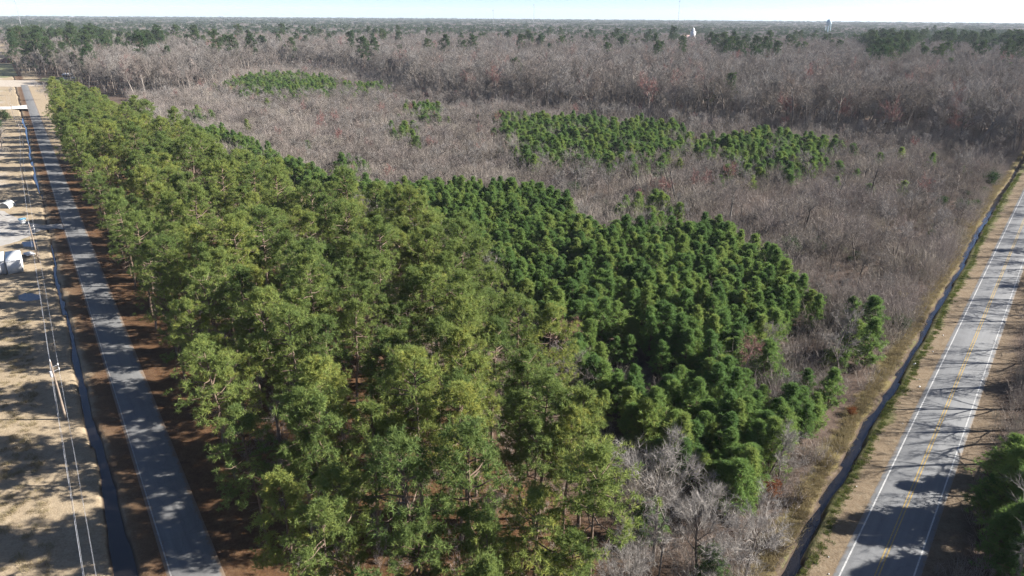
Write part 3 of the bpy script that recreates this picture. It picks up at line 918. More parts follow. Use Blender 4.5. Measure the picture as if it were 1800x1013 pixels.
EVSING = [(400, 85), (362, 90), (330, 88), (440, 82), (310, 84), (1205, 88), (1240, 82), (1290, 66), (1150, 88), (1110, 60), (965, 66), (985, 68), (1000, 70), (1030, 78), (1395, 76), (1455, 80), (1410, 100), (1415, 112), (1520, 72), (1545, 70), (1565, 68), (1580, 70), (1605, 80), (1625, 70), (1640, 62), (1690, 60), (1730, 60), (1770, 75), (1785, 90), (1660, 108), (1550, 100), (1570, 96), (1100, 52), (1180, 54), (1220, 62)]
ever = np.concatenate([ever, np.array([gp(x, y, 15) for x, y in EVSING])])
def clear_church(P):
    k = [not (300 < math.hypot(*p) < 1510 and 1200 < proj(p[0], p[1], 15)[0] < 1242) for p in P]
    return np.array(k)
ever = ever[clear_church(ever)]
far1k = clear_church(far1) | ~evf1
far1, evf1 = far1[far1k], evf1[far1k]
print('forest', len(bare), len(ever), len(far1), len(far2))
ind, rest = decide(bare, 225)
for i in ind:
    x, y = bare[i]
    px, py = proj(x, y, 0)
    red = rg.uniform() < 0.04
    if red: lab, grp = 'bare tree with reddish budding twigs on the front edge of the grey woods', 'reddish bare trees of the grey woods'
    elif px < 420: lab, grp = 'grey bare tree at the left front of the woods past the shed', 'bare trees at the left front of the woods'
    elif px < 1150: lab, grp = 'grey bare tree along the front edge of the swamp woods', 'bare trees at the middle front of the woods'
    else: lab, grp = 'dark bare tree at the right front edge of the woods toward the road', 'bare trees at the right front of the woods'
    s = rg.uniform(1.0, 1.6)
    plant('bare_tree', (SWAMPRED[rg.integers(3)] if red else SWAMP[rg.integers(len(SWAMP))]), (x, y), rg.uniform(0, 6.28), s, lab, 'bare tree', grp)
BAREALL = [joined('bare_tree_whole', p) for p in SWAMP] + [joined('red_bare_tree_whole', p) for p in SWAMPRED]
def bare_idx(n):
    k = rg.integers(0, len(SWAMP), n)
    r = rg.uniform(size=n) < 0.03
    return np.where(r, len(SWAMP) + rg.integers(0, 3, n), k)
n = len(rest)
scatter_stuff('bare_woods', bare[rest], rg.uniform(0, 6.28, n), rg.uniform(.95, 1.6, n), bare_idx(n), BAREALL, 'grey leafless woods stretching back behind the thicket', 'bare woods')
q = far1[~evf1]; n = len(q)
f1s = np.stack([rg.uniform(1.7, 2.3, n)] * 2 + [rg.uniform(.7, 1.05, n)], 1)
q2 = far2[~evf2]; n2 = len(q2)
f2s = np.stack([rg.uniform(5, 7.5, n2)] * 2 + [rg.uniform(.7, 1.0, n2)], 1)
scatter_stuff('distant_woods', np.concatenate([q, q2]), rg.uniform(0, 6.28, n + n2), np.concatenate([f1s, f2s]), bare_idx(n + n2), BAREALL, 'distant leafless woods reaching the hazy horizon', 'distant woods')
ind, rest = decide(ever, 230)
FPALL = [joined('pine_whole', p) for p in FARPINE]
for i in ind:
    x, y = ever[i]
    px, py = proj(x, y, 12)
    if px < 240: lab, grp = 'dark pine in the grove behind the open shed', 'pines in the grove behind the shed'
    elif px < 900: lab, grp = 'dark pine rising above the bare woods left of the middle', 'pines scattered in the left woods'
    elif px < 1450: lab, grp = 'dark pine rising out of the bare woods around the white steeple', 'pines scattered in the middle woods'
    else: lab, grp = 'dark round pine above the bare woods at the upper right', 'pines at the upper right'
    plant('pine_tree', FARPINE[rg.integers(len(FARPINE))], (x, y), rg.uniform(0, 6.28), rg.uniform(0.7, 1.1) * (1.6 if math.hypot(x, y) > 600 else 1.1), lab, 'pine tree', grp)
q = np.concatenate([ever[rest], far1[evf1], far2[evf2]]); n = len(q)
a, b_, c_ = len(rest), int(evf1.sum()), int(evf2.sum())
s = np.concatenate([np.repeat(rg.uniform(1.3, 1.85, a)[:, None], 3, 1),
                    np.stack([rg.uniform(1.5, 2.2, b_)] * 2 + [rg.uniform(.8, 1.1, b_)], 1),
                    np.stack([rg.uniform(4.5, 7, c_)] * 2 + [rg.uniform(.8, 1.05, c_)], 1)])
scatter_stuff('distant_pines', q, rg.uniform(0, 6.28, n), s, rg.integers(0, len(FARPINE), n), FPALL, 'distant evergreens dotted through the woods to the horizon', 'distant pines')

# --- bare thicket in the clearing
THK = [(215, 160), (370, 150), (400, 128), (500, 112), (600, 114), (690, 132), (760, 156), (900, 172), (1080, 184), (1250, 200), (1450, 216), (1650, 232), (1790, 258), (1830, 292), (1790, 335), (1745, 385), (1685, 485), (1640, 570), (1560, 710), (1490, 825), (1420, 950), (1375, 1060), (1250, 1150), (1090, 1150), (1080, 850), (1000, 690), (900, 560), (800, 470), (600, 372), (400, 280), (260, 215)]
thk_poly = np.array([gp(x, y) for x, y in THK])
q = jitter_grid(thk_poly, 1.6, rg, 0.4, 0.48)
q = np.array([p for p in q if v_of(*p) < ditch_r(max(p[1], 40))[0] - 2.2 - abs(rg.normal()) * 0.7])
SH = [shrub_acc(600 + i, h, r, st, 5, 0.032).mesh('thicket_shrub', M_thicket) for i, (h, r, st) in enumerate([(2.6, 1.0, 26), (3.2, 1.1, 24), (2.1, 1.1, 30), (3.8, .9, 20), (1.6, 1.2, 30), (5.2, 1.5, 34)])]
n = len(q); print('thicket', n)
nz = lump(q, .11, .7)
sc = rg.uniform(.55, 1.45, n) * np.clip(1 + 0.35 * nz, .5, 1.7)
main_blk = inside(q, np.array([gp(x, y, 4.5) for x, y in YB[0]]))
patch = np.zeros(n, bool)
for pl in YB[1:]: patch |= inside(q, np.array([gp(x, y, 2.0) for x, y in pl]))
sel = ~((main_blk & (rg.uniform(size=n) < .92)) | (patch & (rg.uniform(size=n) < .6))); q, sc, nz = q[sel], sc[sel], nz[sel]
sc = np.where(main_blk[sel], sc * .7, sc); n = len(q)
kx = rg.integers(0, 5, n); kx[(rg.uniform(size=n) < .16) & (nz > 0)] = 5
scatter_stuff('thicket', q, rg.uniform(0, 6.28, n), sc, kx, SH, 'low grey brown thicket of bare saplings filling the clearing', 'thicket')
q = jitter_grid(thk_poly, 5.0, rg, .9, .5)
lp = lump(q, .045, 2.1)
pt_polys = [np.array([gp(x, y, 2.0) for x, y in pl]) for pl in YB[1:8]]
mb_poly = np.array([gp(x, y, 4.5) for x, y in YB[0]])
grove = inside(q, np.array([gp(*p) for p in [(540, 165), (700, 160), (860, 200), (860, 270), (760, 310), (640, 300), (560, 230)]]))
grove |= inside(q, np.array([gp(*p) for p in [(380, 165), (560, 140), (700, 160), (900, 182), (1080, 196), (1250, 212), (1450, 230), (1650, 246), (1790, 272), (1790, 325), (1650, 290), (1450, 272), (1250, 252), (1080, 232), (900, 225), (700, 205), (400, 190)]]))
q = np.array([p for p, l_, g_ in zip(q, lp, grove) if v_of(*p) < -14 and rg.uniform() < (.95 if g_ else (.8 if l_ > .2 else .42)) and not inside(np.array([p]), mb_poly)[0] and not any(inside(np.array([p]), pp)[0] for pp in pt_polys)]); n = len(q)
scatter_stuff('bare_saplings', q, rg.uniform(0, 6.28, n), rg.uniform(.2, .6, n), bare_idx(n), BAREALL, 'thin bare saplings standing above the thicket', 'saplings')
# undergrowth under the tall pines and right of the road
q = jitter_grid(mat_poly, 2.3, rg, .1, .48)
q = np.array([p for p in q if u_of(*p) > 9.5 and p[1] < 200])
q3 = []
for y in np.arange(30, 330, 1.5):
    for k in range(10):
        v = 7.5 + abs(rg.normal()) * 9
        q3.append((xr(y) + v / RCOS + rg.normal(), y + rg.normal()))
q = np.concatenate([q, np.array(q3)]); n = len(q)
scatter_stuff('undergrowth', q, rg.uniform(0, 6.28, n), np.where(v_of(q[:, 0], q[:, 1]) > 5, rg.uniform(.5, 1.25, n), rg.uniform(.3, .85, n)), rg.integers(0, 5, n), SH, 'bare undergrowth beneath the pines and along the wooded roadside', 'undergrowth')

# weeds on the ditch bank, green fringe, dry grass in the field
def grass_acc(seed, n, r, h, w):
    g = np.random.default_rng(seed); a = Acc()
    P = np.concatenate([g.normal(size=(n, 2)) * r * .5, np.zeros((n, 1)) - .03], 1)
    D = np.concatenate([g.normal(size=(n, 2)) * .5, np.ones((n, 1))], 1)
    spikes(a, P, D, h * g.uniform(.5, 1.2, n), w, g.uniform(0, 1, n), g)
    return a
WD = [grass_acc(700 + i, 46, .7, .75, .045).mesh('weed_clump', M_weeds) for i in range(3)]
GR = [grass_acc(710 + i, 44, .4, .32, .05).mesh('grass_clump', M_bankgrass) for i in range(3)]
def strip_pts(line, f, n, y0, y1, pw=1.0):
    out = []
    A, B, C_ = (LA, LB, LCOS) if line == 'l' else (RA, RB, RCOS)
    for k in range(n):
        y = y0 + (y1 - y0) * rg.uniform() ** pw
        o_ = f(y)
        x_, y_ = A + B * y + o_ * C_, y - o_ * B * C_
        out.append((x_, y_, ground_z(x_, y_)))
    return np.array(out)
q = strip_pts('r', lambda y: ditch_r(y)[0] - 1.3 - abs(rg.normal()) * 0.9, 2200, Y0 + 5, 260); n = len(q)
scatter_stuff('bank_weeds', q, rg.uniform(0, 6.28, n), rg.uniform(.5, 1.3, n), rg.integers(0, 3, n), WD, 'tan weeds on the thicket side of the roadside ditch', 'weeds')
q = strip_pts('r', lambda y: ditch_r(y)[0] + 1.25 + abs(rg.normal()) * .42, 1700, Y0 + 5, 260); n = len(q)
scatter_stuff('bank_grass', q, rg.uniform(0, 6.28, n), rg.uniform(.5, 1.2, n), rg.integers(0, 3, n), GR, 'fresh green growth fringing the road side of the ditch', 'grass')
q = strip_pts('l', lambda y: -12.5 - abs(rg.normal()) * 5, 420, 60, 130); n = len(q)
scatter_stuff('field_grass', q, rg.uniform(0, 6.28, n), rg.uniform(.4, 1.0, n), rg.integers(0, 3, n), WD, 'sparse tufts of tall tan grass in the field left of the lane', 'dry grass')

# --- broad bare trees at the near corner
for (bx, by, k, s, lab) in [
    (1160, 870, 0, 1.12, 'broad pale bare tree with forked trunk next to the near pines'),
    (1105, 985, 3, .75, 'upright bare tree with pale bark in the near corner thicket'),
    (1240, 905, 1, .85, 'leaning bare tree with wide grey crown at the near corner'),
    (1310, 1020, 2, .85, 'low grey bare tree near the ditch in the near corner'),
    (1366, 848, 3, .55, 'slender bare sapling with thin trunk by the russet shrub'),
    (1060, 1120, 1, .75, 'bare understory tree with white twigs below the near pines'),
    (1235, 925, 0, .5, 'grey twiggy bare tree in front of the dark young pines'),
    (700, 905, 2, .5, 'small bare understory tree seen between the near pine trunks'),
    (860, 930, 0, .5, 'small leafless tree under the pines at the near middle'),
    (395, 560, 1, .75, 'grey bare tree showing through a gap in the tall pines'),
    (255, 445, 2, .7, 'pale bare tree at the lane side gap in the pine row')]:
    g = gp(bx, by, 9.0 if lab.startswith(('broad pale', 'leaning bare', 'upright bare')) else 0.0)
    plant('bare_tree', BROAD[k], g, rg.uniform(0, 6.28), s, lab, 'bare tree', None)

# --- trees on the far side of the two lane road (their shadows fall across it)
k = 0
HWR = []
yy = 30.0
while yy < 330:
    HWR.append((yy, rg.uniform(10.5, 18)))
    yy += rg.uniform(3.0, 6.5)
for y, v in HWR:
    x = xr(y) + v / RCOS
    plant('bare_tree', TALLBARE[k % 3], (x, y), rg.uniform(0, 6.28), rg.uniform(.75, 1.0), 'bare hardwood standing on the wooded side of the two lane road', 'bare tree', 'bare hardwoods beside the two lane road')
    k += 1
for i in range(60):
    y = rg.uniform(30, 330); x = xr(y) + rg.uniform(21, 46) / RCOS
    plant('bare_tree', TALLBARE[i % 3], (x, y), rg.uniform(0, 6.28), rg.uniform(.7, 1.0), 'bare hardwood in the wood behind the first roadside row on the right', 'bare tree', 'bare hardwoods deeper in the right wood')
for px, py, h_, s, kk in [(1778, 795, 5, 1.15, 1), (1742, 868, 4, .9, 4), (1790, 885, 5, 1.2, 2), (1762, 945, 4, .95, 0), (1805, 835, 6, 1.3, 5), (1830, 930, 6, 1.3, 2), (1800, 985, 4, 1.0, 4), (1860, 790, 5, 1.1, 0), (1770, 850, 6, 1.35, 5), (1798, 920, 6, 1.3, 1)]:
    plant('pine_tree', YOUNG[kk], gp(px, py, h_), rg.uniform(0, 6.28), (s * 1.25, s * 1.25, s * .95), 'low bushy pine at the right edge beside the two lane road', 'pine tree', 'pines on the right edge beside the road')
for i in range(4):
    y = rg.uniform(60, 250); x = xr(y) + rg.uniform(17, 34) / RCOS
    plant('tall_pine', TALL[i % len(TALL)], (x, y), rg.uniform(0, 6.28), rg.uniform(.6, .95), 'pine standing among the bare hardwoods right of the two lane road', 'pine tree', 'pines in the right wood')

# --- dead trees standing in the thicket
for (bx, by, tx, ty, k) in [(1527, 360, 1537, 256, 0), (1410, 418, 1420, 338, 1), (1113, 346, 1122, 283, 1), (1187, 362, 1192, 268, 2), (1182, 352, 1184, 262, 2), (1029, 356, 1029, 308, 1), (1284, 396, 1304, 332, 3), (1300, 388, 1318, 350, 3), (1472, 358, 1479, 286, 0), (1460, 352, 1470, 290, 2), (782, 252, 782, 205, 0), (550, 208, 545, 172, 1), (612, 212, 640, 190, 3), (690, 218, 700, 180, 0), (880, 290, 880, 262, 1), (1001, 318, 1002, 280, 1), (1345, 330, 1346, 290, 0), (740, 172, 740, 132, 2), (840, 245, 842, 215, 0), (720, 290, 724, 262, 1), (1220, 380, 1226, 330, 2)]:
    g = gp(bx, by)
    # height from the visible top
    hh = 14.0
    for it in range(20):
        hh += (proj(g[0], g[1], hh)[1] - ty) * 0.12
    base_h = [14, 12, 15, 10][k]
    lab = {0: 'straight dead trunk standing in the bare thicket', 1: 'thin dead stem in the thicket with few branches', 2: 'tall pale dead tree in the thicket', 3: 'crooked leaning dead tree in the thicket'}[k]
    plant('dead_tree', SNAG[k], g, rg.uniform(0, 6.28), max(.5, min(1.3, hh / base_h)), lab, 'dead tree', 'dead trees in the thicket: ' + lab.split(' in ')[0])

# --- evergreen and russet shrubs
BUSH = [(bush_acc(800 + i, 3.2, 1.8), m) for i, m in enumerate([M_dark, M_dark, M_russet, M_weeds])]
BUSHM = [b.mesh('shrub_mesh', m) for b, m in BUSH]
for (bx, by, k, s, lab) in [
    (1388, 452, 0, 1.6, 'tall dark evergreen shrub at the back corner of the plantation'), (1432, 448, 1, 1.3, 'dark evergreen bush right of the tall one behind the plantation'),
    (1655, 362, 0, 1.1, 'dark evergreen shrub in the thicket left of the ditch end'), (1690, 372, 1, 1.2, 'dark rounded evergreen beside the far end of the ditch'),
    (1738, 325, 0, 1.7, 'big dark leaning evergreen bush where the ditch disappears'), (1008, 340, 1, 1.3, 'dark bush among dead stems behind the plantation'),
    (1060, 368, 0, 1.0, 'dark bush on the back edge of the plantation'), (1580, 580, 1, 1.0, 'small silver green bush on the ditch bank'),
    (1352, 872, 2, .75, 'russet brown leafy shrub by the ditch near the front'), (1340, 850, 2, .4, 'smaller rust coloured shrub behind the russet one'),
    (1496, 730, 2, .4, 'low reddish shrub on the bank beside the young pines'), (1552, 568, 2, .4, 'red brown bush near the silver green bush'),
    (698, 162, 0, 1.5, 'lone dark evergreen at the front of the bare woods'), (1225, 290, 1, .8, 'dark bush between two patches of young pines'),
    (1505, 455, 1, .7, 'dull green bush in the middle of the right thicket'), (1600, 470, 3, .9, 'olive weedy bush near the ditch bank'),
    (1370, 960, 3, .7, 'olive bush on the near ditch bank'), (1408, 880, 3, .6, 'tan bush above the near ditch'),
    (10, 212, 0, 2.2, 'large evergreen bush at the left edge before the concrete driveway'), (-8, 232, 1, 2.4, 'evergreen bush cut by the left edge of the view'),
    (92, 640, 2, .1, '')]:
    if not lab: continue
    g = gp(bx, by)
    o = link('shrub', BUSHM[k]); o.location = (g[0], g[1], 0); o.rotation_euler = (0, 0, rg.uniform(0, 6.28)); o.scale = (s, s, s * rg.uniform(.9, 1.15))
    tag(o, lab, 'shrub')
for i in range(30):
    y = rg.uniform(95, 300); v = -13.5 - abs(rg.normal()) * 9
    k = [0, 1, 3, 1, 0][i % 5]; s = rg.uniform(.35, .85)
    o = link('shrub', BUSHM[k]); o.location = (xr(y) + v / RCOS, y, 0); o.rotation_euler = (0, 0, rg.uniform(0, 6.28)); o.scale = (s * 1.2, s * 1.2, s)
    tag(o, ('olive tan bush' if k == 3 else 'dull dark evergreen bush') + ' mixed into the ragged thicket edge above the roadside ditch', 'shrub', ('olive' if k == 3 else 'dark') + ' bushes in the thicket edge above the ditch')
for i in range(16):
    y = rg.uniform(60, 230); v = rg.uniform(8.5, 13); k = [3, 1, 3, 2][i % 4]; s = rg.uniform(.3, .6)
    o = link('shrub', BUSHM[k]); o.location = (xr(y) + v / RCOS, y, 0); o.rotation_euler = (0, 0, rg.uniform(0, 6.28)); o.scale = (s * 1.2, s * 1.2, s)
    tag(o, {3: 'olive', 1: 'dark green', 2: 'russet'}[k] + ' low bush along the far verge of the two lane road', 'shrub', {3: 'olive', 1: 'dark green', 2: 'russet'}[k] + ' bushes on the far verge')
for (bx, by, k, s, lab) in [(4, 262, 1, .75, 'bare grey tree at the left edge beside the evergreen bush'), (82, 176, 2, .8, 'grey bare tree at the far tip of the pine stand'), (66, 160, 3, .4, 'slim bare tree by the end of the lane'), (20, 168, 0, .45, 'small bare tree in the field near the dirt crossing')]:
    plant('bare_tree', BROAD[k], gp(bx, by), rg.uniform(0, 6.28), s, lab, 'bare tree', None)

exec_parts = True
# ------------------------------------------------------------------ built things
M_wood = plain('weathered_pole_wood', (.21, .165, .13), 0.9, var=.4, scale=2)
M_metal = plain('galvanised_metal', (.55, .56, .58), 0.45, 0.3)
M_insul = plain('pale_insulator', (.70, .70, .68), 0.3)
M_cable = plain('aluminium_cable', (.52, .53, .56), 0.5, 0.2)
M_cwhite = plain('white_container_paint', (.62, .62, .61), 0.5, var=.06)
M_cgrey = plain('grey_seam', (.36, .36, .35), 0.7)
M_roofgrey = plain('grey_metal_roof', (.52, .52, .54), 0.5)
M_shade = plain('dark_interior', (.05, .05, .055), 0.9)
M_bluelid = plain('light_blue_plastic', (.22, .50, .66), 0.4)
M_church = plain('white_boards', (0.590, 0.590, 0.590), 0.6, var=.06)
M_pinkroof = plain('pink_shingles', (.50, .32, .30), 0.8)
M_tower = plain('pale_blue_tank_paint', (.40, .52, .56), 0.5)
M_mast = plain('mast_steel', (.30, .29, .30), 0.6)
M_carw = plain('white_car_paint', (.78, .78, .78), 0.25, var=.05)
M_card = plain('dark_car_paint', (.06, .065, .075), 0.25, var=.05)
M_glass = plain('dark_glass', (.03, .035, .04), 0.08)
M_tyre = plain('tyre_rubber', (.03, .03, .03), 0.8)
M_mesh = plain('grey_fabric_cover', (0.252, 0.264, 0.252), 0.8)
M_brick = plain('red_brick', (.28, .12, .09), 0.85)

# utility poles
POLE_B = [gp(116, 737), gp(68.5, 461), gp(48, 336), gp(42.5, 258), gp(27, 216)]
POLE_B.insert(0, POLE_B[0] + (POLE_B[0] - POLE_B[1]) * 0.9)
PH = 9.6
ldir = np.array([LB, 1.0]); ldir /= np.linalg.norm(ldir)
lperp = np.array([ldir[1], -ldir[0]])
PLAB = ['utility pole below the bottom edge', 'nearest wooden utility pole with white brackets and insulators near its top', 'wooden utility pole in the field just right of the white containers', 'wooden utility pole beyond the gravel yard', 'slim utility pole beside the far stretch of ditch water', 'farthest utility pole before the concrete driveway']
pang = math.atan2(lperp[1], lperp[0])
tops = []
for i, b in enumerate(POLE_B):
    tops.append(b)
    if i == 0: continue
    e = empty('utility_pole', (b[0], b[1], 0), pang, 1, PLAB[i], 'utility pole')
    a = Acc(); tube(a, [(0, 0, -.3), (.02, 0, 5), (0, 0, PH)], [.17, .145, .11], 8, .5); tube(a, [(0, 0, PH), (0, 0, PH + .02)], [.11, .005], 8)
    part('pole', a, M_wood, e)
    a = Acc(); tube(a, [(0, 0, PH), (0, 0, PH + .3)], [.05, .07], 6)
    part('insulator', a, M_insul, e)
    for z in (PH - .8, PH - 1.5):
        a = Acc(); tube(a, [(.1, 0, z - .12), (.45, 0, z), (.8, 0, z + .06)], [.035, .035, .03], 5)
        br = part('bracket', a, M_metal, e)
        a = Acc(); tube(a, [(.8, 0, z), (.8, 0, z + .28)], [.07, .09], 6)
        part('insulator', a, M_insul, br)
    a = Acc(); tube(a, [(-.28, .0, PH - 2.4), (-.28, 0, PH - 1.5)], [.18, .18], 8); tube(a, [(-.28, 0, PH - 1.5), (-.28, 0, PH - 1.46)], [.18, .01], 8)
    if i == 1: part('transformer', a, M_metal, e)
ext = POLE_B + [POLE_B[-1] + (POLE_B[-1] - POLE_B[-2])]
for (off, z, r, lab) in [(0.0, PH + .3, .010, 'top power cable strung over the utility poles'), (.8, PH - .52, .007, 'upper side cable on the pole brackets'), (.8, PH - 1.22, .007, 'lower side cable on the pole brackets'), (-.35, PH - 2.6, .018, 'thick pale communication cable on the field side of the poles')]:
    a = Acc()
    P = []
    for i in range(len(ext) - 1):
        p, q_ = ext[i], ext[i + 1]
        L = np.linalg.norm(q_ - p)
        for t in np.linspace(0, 1, 14)[:-1]:
            c = p + (q_ - p) * t + lperp * off
            P.append((c[0], c[1], z - 4 * t * (1 - t) * L * .013))
    tube(a, P, np.full(len(P), r), 4, .5)
    o = link('power_cable', a.mesh('power_cable', M_cable)); tag(o, lab, 'cable', 'cables along the lane')

# white containers
def container(base_px, lab):
    g = gp(*base_px)
    e = empty('storage_container', (g[0], g[1], 0), math.atan2(-ldir[0], ldir[1]), 1, lab, 'container')
    W, L, HH = 2.9, 8.6, 2.9
    a = Acc(); box(a, (0, L / 2, HH / 2 + .15), (W, L, HH)); 
    for k in range(26): 
        for sx in (-1, 1): box(a, (sx * (W / 2 + .02), .35 + k * (L - .7) / 25, HH / 2 + .15), (.04, .16, HH - .3))
    part('body', a, M_cwhite, e)
    a = Acc(); box(a, (0, -.03, HH / 2 + .15), (W - .16, .05, HH - .2)); d = part('door', a, M_cwhite, e)
    a = Acc()
    for k in range(11): box(a, (-W / 2 + .22 + k * (W - .44) / 10, -.065, HH / 2 + .15), (.05, .022, HH - .3))
    part('seam', a, M_cgrey, d)
    a = Acc()
    for sx in (-1, 1):
        for yy in (.3, L - .3): box(a, (sx * (W / 2 - .2), yy, .075), (.3, .3, .15))
    part('skid', a, M_cgrey, e)
    a = Acc(); box(a, (0, L / 2, HH + .19), (W + .1, L + .1, .06))
    part('roof', a, M_cwhite, e)
container((29, 481), 'white storage container nearer the utility pole')
container((-1, 484), 'white storage container cut off by the left edge')

# hoop shelter
g = gp(7, 367)
e = empty('hoop_shelter', (g[0], g[1], 0), .15, 1, 'small half round hoop shelter with pale rim on the gravel yard', 'shelter')
a = Acc(); ang = np.linspace(0, PI, 15)
for yy in (0, 3.6): tube(a, [(1.5 * math.cos(t), yy, 1.75 * math.sin(t)) for t in ang], np.full(15, .13), 6)
part('frame', a, M_cwhite, e)
a = Acc(); V = [(1.45 * math.cos(t), yy, 1.7 * math.sin(t)) for yy in (0, 3.6) for t in ang]
a.add(V, [q for i in range(14) for q in ((i, i + 1, 16 + i), (i, 16 + i, 15 + i))])
part('cover', a, M_mesh, e)
a = Acc(); a.add([(0, .3, 0)] + [(1.44 * math.cos(t), .3, 1.69 * math.sin(t)) for t in ang], [(0, i + 1, i + 2) for i in range(14)])
part('end_panel', a, M_mesh, e)
# water tank on legs
g = gp(41, 394)
e = empty('water_tank', (g[0], g[1], 0), .3, 1, 'white tub with light blue lid standing at the gravel driveway', 'tank')
a = Acc(); tube(a, [(0, 0, .35), (0, 0, 1.45)], [.75, .95], 12); part('tub', a, M_cwhite, e)
a = Acc(); tube(a, [(0, 0, 1.45), (0, 0, 1.62), (0, 0, 1.72)], [1.02, 1.02, .05], 12); part('lid', a, M_bluelid, e)
for t in range(4):
    a = Acc(); tube(a, [(.6 * math.cos(t * PI / 2), .6 * math.sin(t * PI / 2), 0), (.6 * math.cos(t * PI / 2), .6 * math.sin(t * PI / 2), .4)], [.06, .06], 5); part('leg', a, M_metal, e)
# trailer
g = gp(52, 450)
e = empty('flat_trailer', (g[0], g[1], 0), math.atan2(-ldir[0], ldir[1]) + .3, 1, 'small pale flat trailer parked between container and utility pole', 'trailer')
a = Acc(); box(a, (0, 0, .6), (1.8, 3.2, .12)); part('bed', a, M_roofgrey, e)
a = Acc(); box(a, (.0, -.4, .82), (1.1, 1.3, .3), R=Matrix.Rotation(.3, 3, 'Z')); part('load', a, M_cwhite, e)
for sx in (-1, 1):
    a = Acc(); tube(a, [(sx * .95, 0, .32), (sx * 1.1, 0, .32)], [.32, .32], 12); tube(a, [(sx * 1.1, 0, .32), (sx * 1.11, 0, .32)], [.32, .02], 12); part('wheel', a, M_tyre, e)
a = Acc(); tube(a, [(0, -1.6, .6), (0, -2.7, .5)], [.05, .05], 5); part('drawbar', a, M_metal, e)
# mailbox post sign beside driveway
g = gp(119, 398)
e = empty('mailbox', (g[0] - 1.2, g[1], 0), .6, 1, 'small mailbox on a post where the gravel driveway meets the lane', 'mailbox')
a = Acc(); box(a, (0, 0, .55), (.1, .1, 1.1)); part('post', a, M_wood, e)
a = Acc(); box(a, (0, 0, 1.2), (.22, .5, .2)); tube(a, [(0, -.25, 1.3), (0, .25, 1.3)], [.11, .11], 8); part('box', a, M_cgrey, e)

# open shed and vehicles
def shed(px, rz, W, D, Hh, lab):
    g = gp(*px)
    e = empty('open_shed', (g[0], g[1], 0), rz, 1, lab, 'shed')
    a = Acc()
    rgd = Hh + 1.5
    a.add([(-W / 2 - .4, -D / 2 - .4, Hh), (W / 2 + .4, -D / 2 - .4, Hh), (W / 2 + .4, 0, rgd), (-W / 2 - .4, 0, rgd), (-W / 2 - .4, D / 2 + .4, Hh), (W / 2 + .4, D / 2 + .4, Hh)], [(0, 1, 2), (0, 2, 3), (3, 2, 5), (3, 5, 4)])
    part('roof', a, M_roofgrey, e)
    for sx in (-1, -.33, .33, 1):
        for sy in (-1, 1):
            a = Acc(); box(a, (sx * (W / 2 - .15), sy * (D / 2 - .15), Hh / 2), (.2, .2, Hh)); part('post', a, M_wood, e)
    a = Acc(); box(a, (0, D / 2 - .3, Hh / 2), (W - .6, .1, Hh)); box(a, (-W / 2 + .4, .2, Hh / 2), (.1, D - 1.2, Hh)); part('wall', a, M_shade, e)
shed((121.5, 138), .1, 7.5, 6.5, 3.2, 'open sided shed with grey metal roof at the far end of the lane')
def car(px, rz, mat, lab, pickup=False):
    g = gp(*px)
    e = empty('parked_car', (g[0], g[1], 0), rz, 1, lab, 'car')
    prof = [(-2.2, .35), (-2.25, .8), (-1.9, 1.0), (-.9, 1.05), (-.35, 1.5), (.75, 1.52), (1.15, 1.05), (2.1, 1.0), (2.2, .6), (2.15, .35)]
    if pickup: prof = [(-2.6, .4), (-2.6, .95), (-1.5, 1.05), (-.9, 1.7), (.3, 1.72), (.45, 1.1), (2.6, 1.1), (2.6, .45)]
    a = Acc(); n = len(prof)
    V = [(x, s * .88 * (1 if z < 1.1 else .84), z) for s in (-1, 1) for x, z in prof]
    T = []
    for i in range(n):
        j = (i + 1) % n
        T += [(i, j, n + j), (i, n + j, n + i)]
    for i in range(1, n - 1): T += [(0, i, i + 1), (n, n + i + 1, n + i)]
    a.add(V, T); part('body', a, mat, e)
    a = Acc()
    zc = 1.28 if not pickup else 1.4
    for s in (-1, 1): box(a, (.15 if not pickup else -.35, s * .80, zc), (1.0, .06, .32))
    part('window', a, M_glass, e)
    for sx in (-1.35, 1.35):
        for s in (-1, 1):
            a = Acc(); tube(a, [(sx, s * .78, .33), (sx, s * .93, .33)], [.33, .33], 10); tube(a, [(sx, s * .93, .33), (sx, s * .935, .33)], [.33, .02], 10); part('wheel', a, M_tyre, e)
car((113.5, 139), .4, M_carw, 'white car parked left of the open shed')
car((110.5, 141), 1.0, M_card, 'dark car parked in front of the white car near the shed')
car((126.5, 138.5), .2, M_carw, 'white pickup parked at the right end of the open shed', True)

# church
def at_dist(px, D):
    d = RMN @ np.array([(px - 900) / FPX, -(60 - 506.5) / FPX, -1.0]); d = d[:2] / np.linalg.norm(d[:2])
    return d * D
g = at_dist(1219, 1500)
e = empty('church', (g[0], g[1], 0), .55, 1.12, 'white church steeple and pink roof rising above the bare woods', 'church')
a = Acc(); box(a, (0, 14, 6), (16, 30, 12)); part('wall', a, M_church, e)
a = Acc(); V = [(-9, -2, 11.8), (9, -2, 11.8), (0, -2, 19.5), (-9, 30, 11.8), (9, 30, 11.8), (0, 30, 19.5)]
a.add(V, [(0, 2, 5), (0, 5, 3), (1, 4, 5), (1, 5, 2), (0, 1, 2), (3, 5, 4)]); part('roof', a, M_pinkroof, e)
a = Acc(); box(a, (0, 1, 20.2), (6.4, 6.4, 11)); box(a, (0, 1, 25.9), (7.0, 7.0, .5)); t = part('tower', a, M_church, e)
a = Acc(); box(a, (0, 1, 27.4), (3.2, 3.2, 3)); tube(a, [(0, 1, 28.9), (0, 1, 33)], [2.1, .1], 8); part('spire', a, M_church, t)
a = Acc(); 
for s in (-1, 1): box(a, (s * 3.22, 1, 21.5), (.08, 1.6, 3)); box(a, (0, 1 + s * 3.22, 21.5), (1.6, .08, 3))
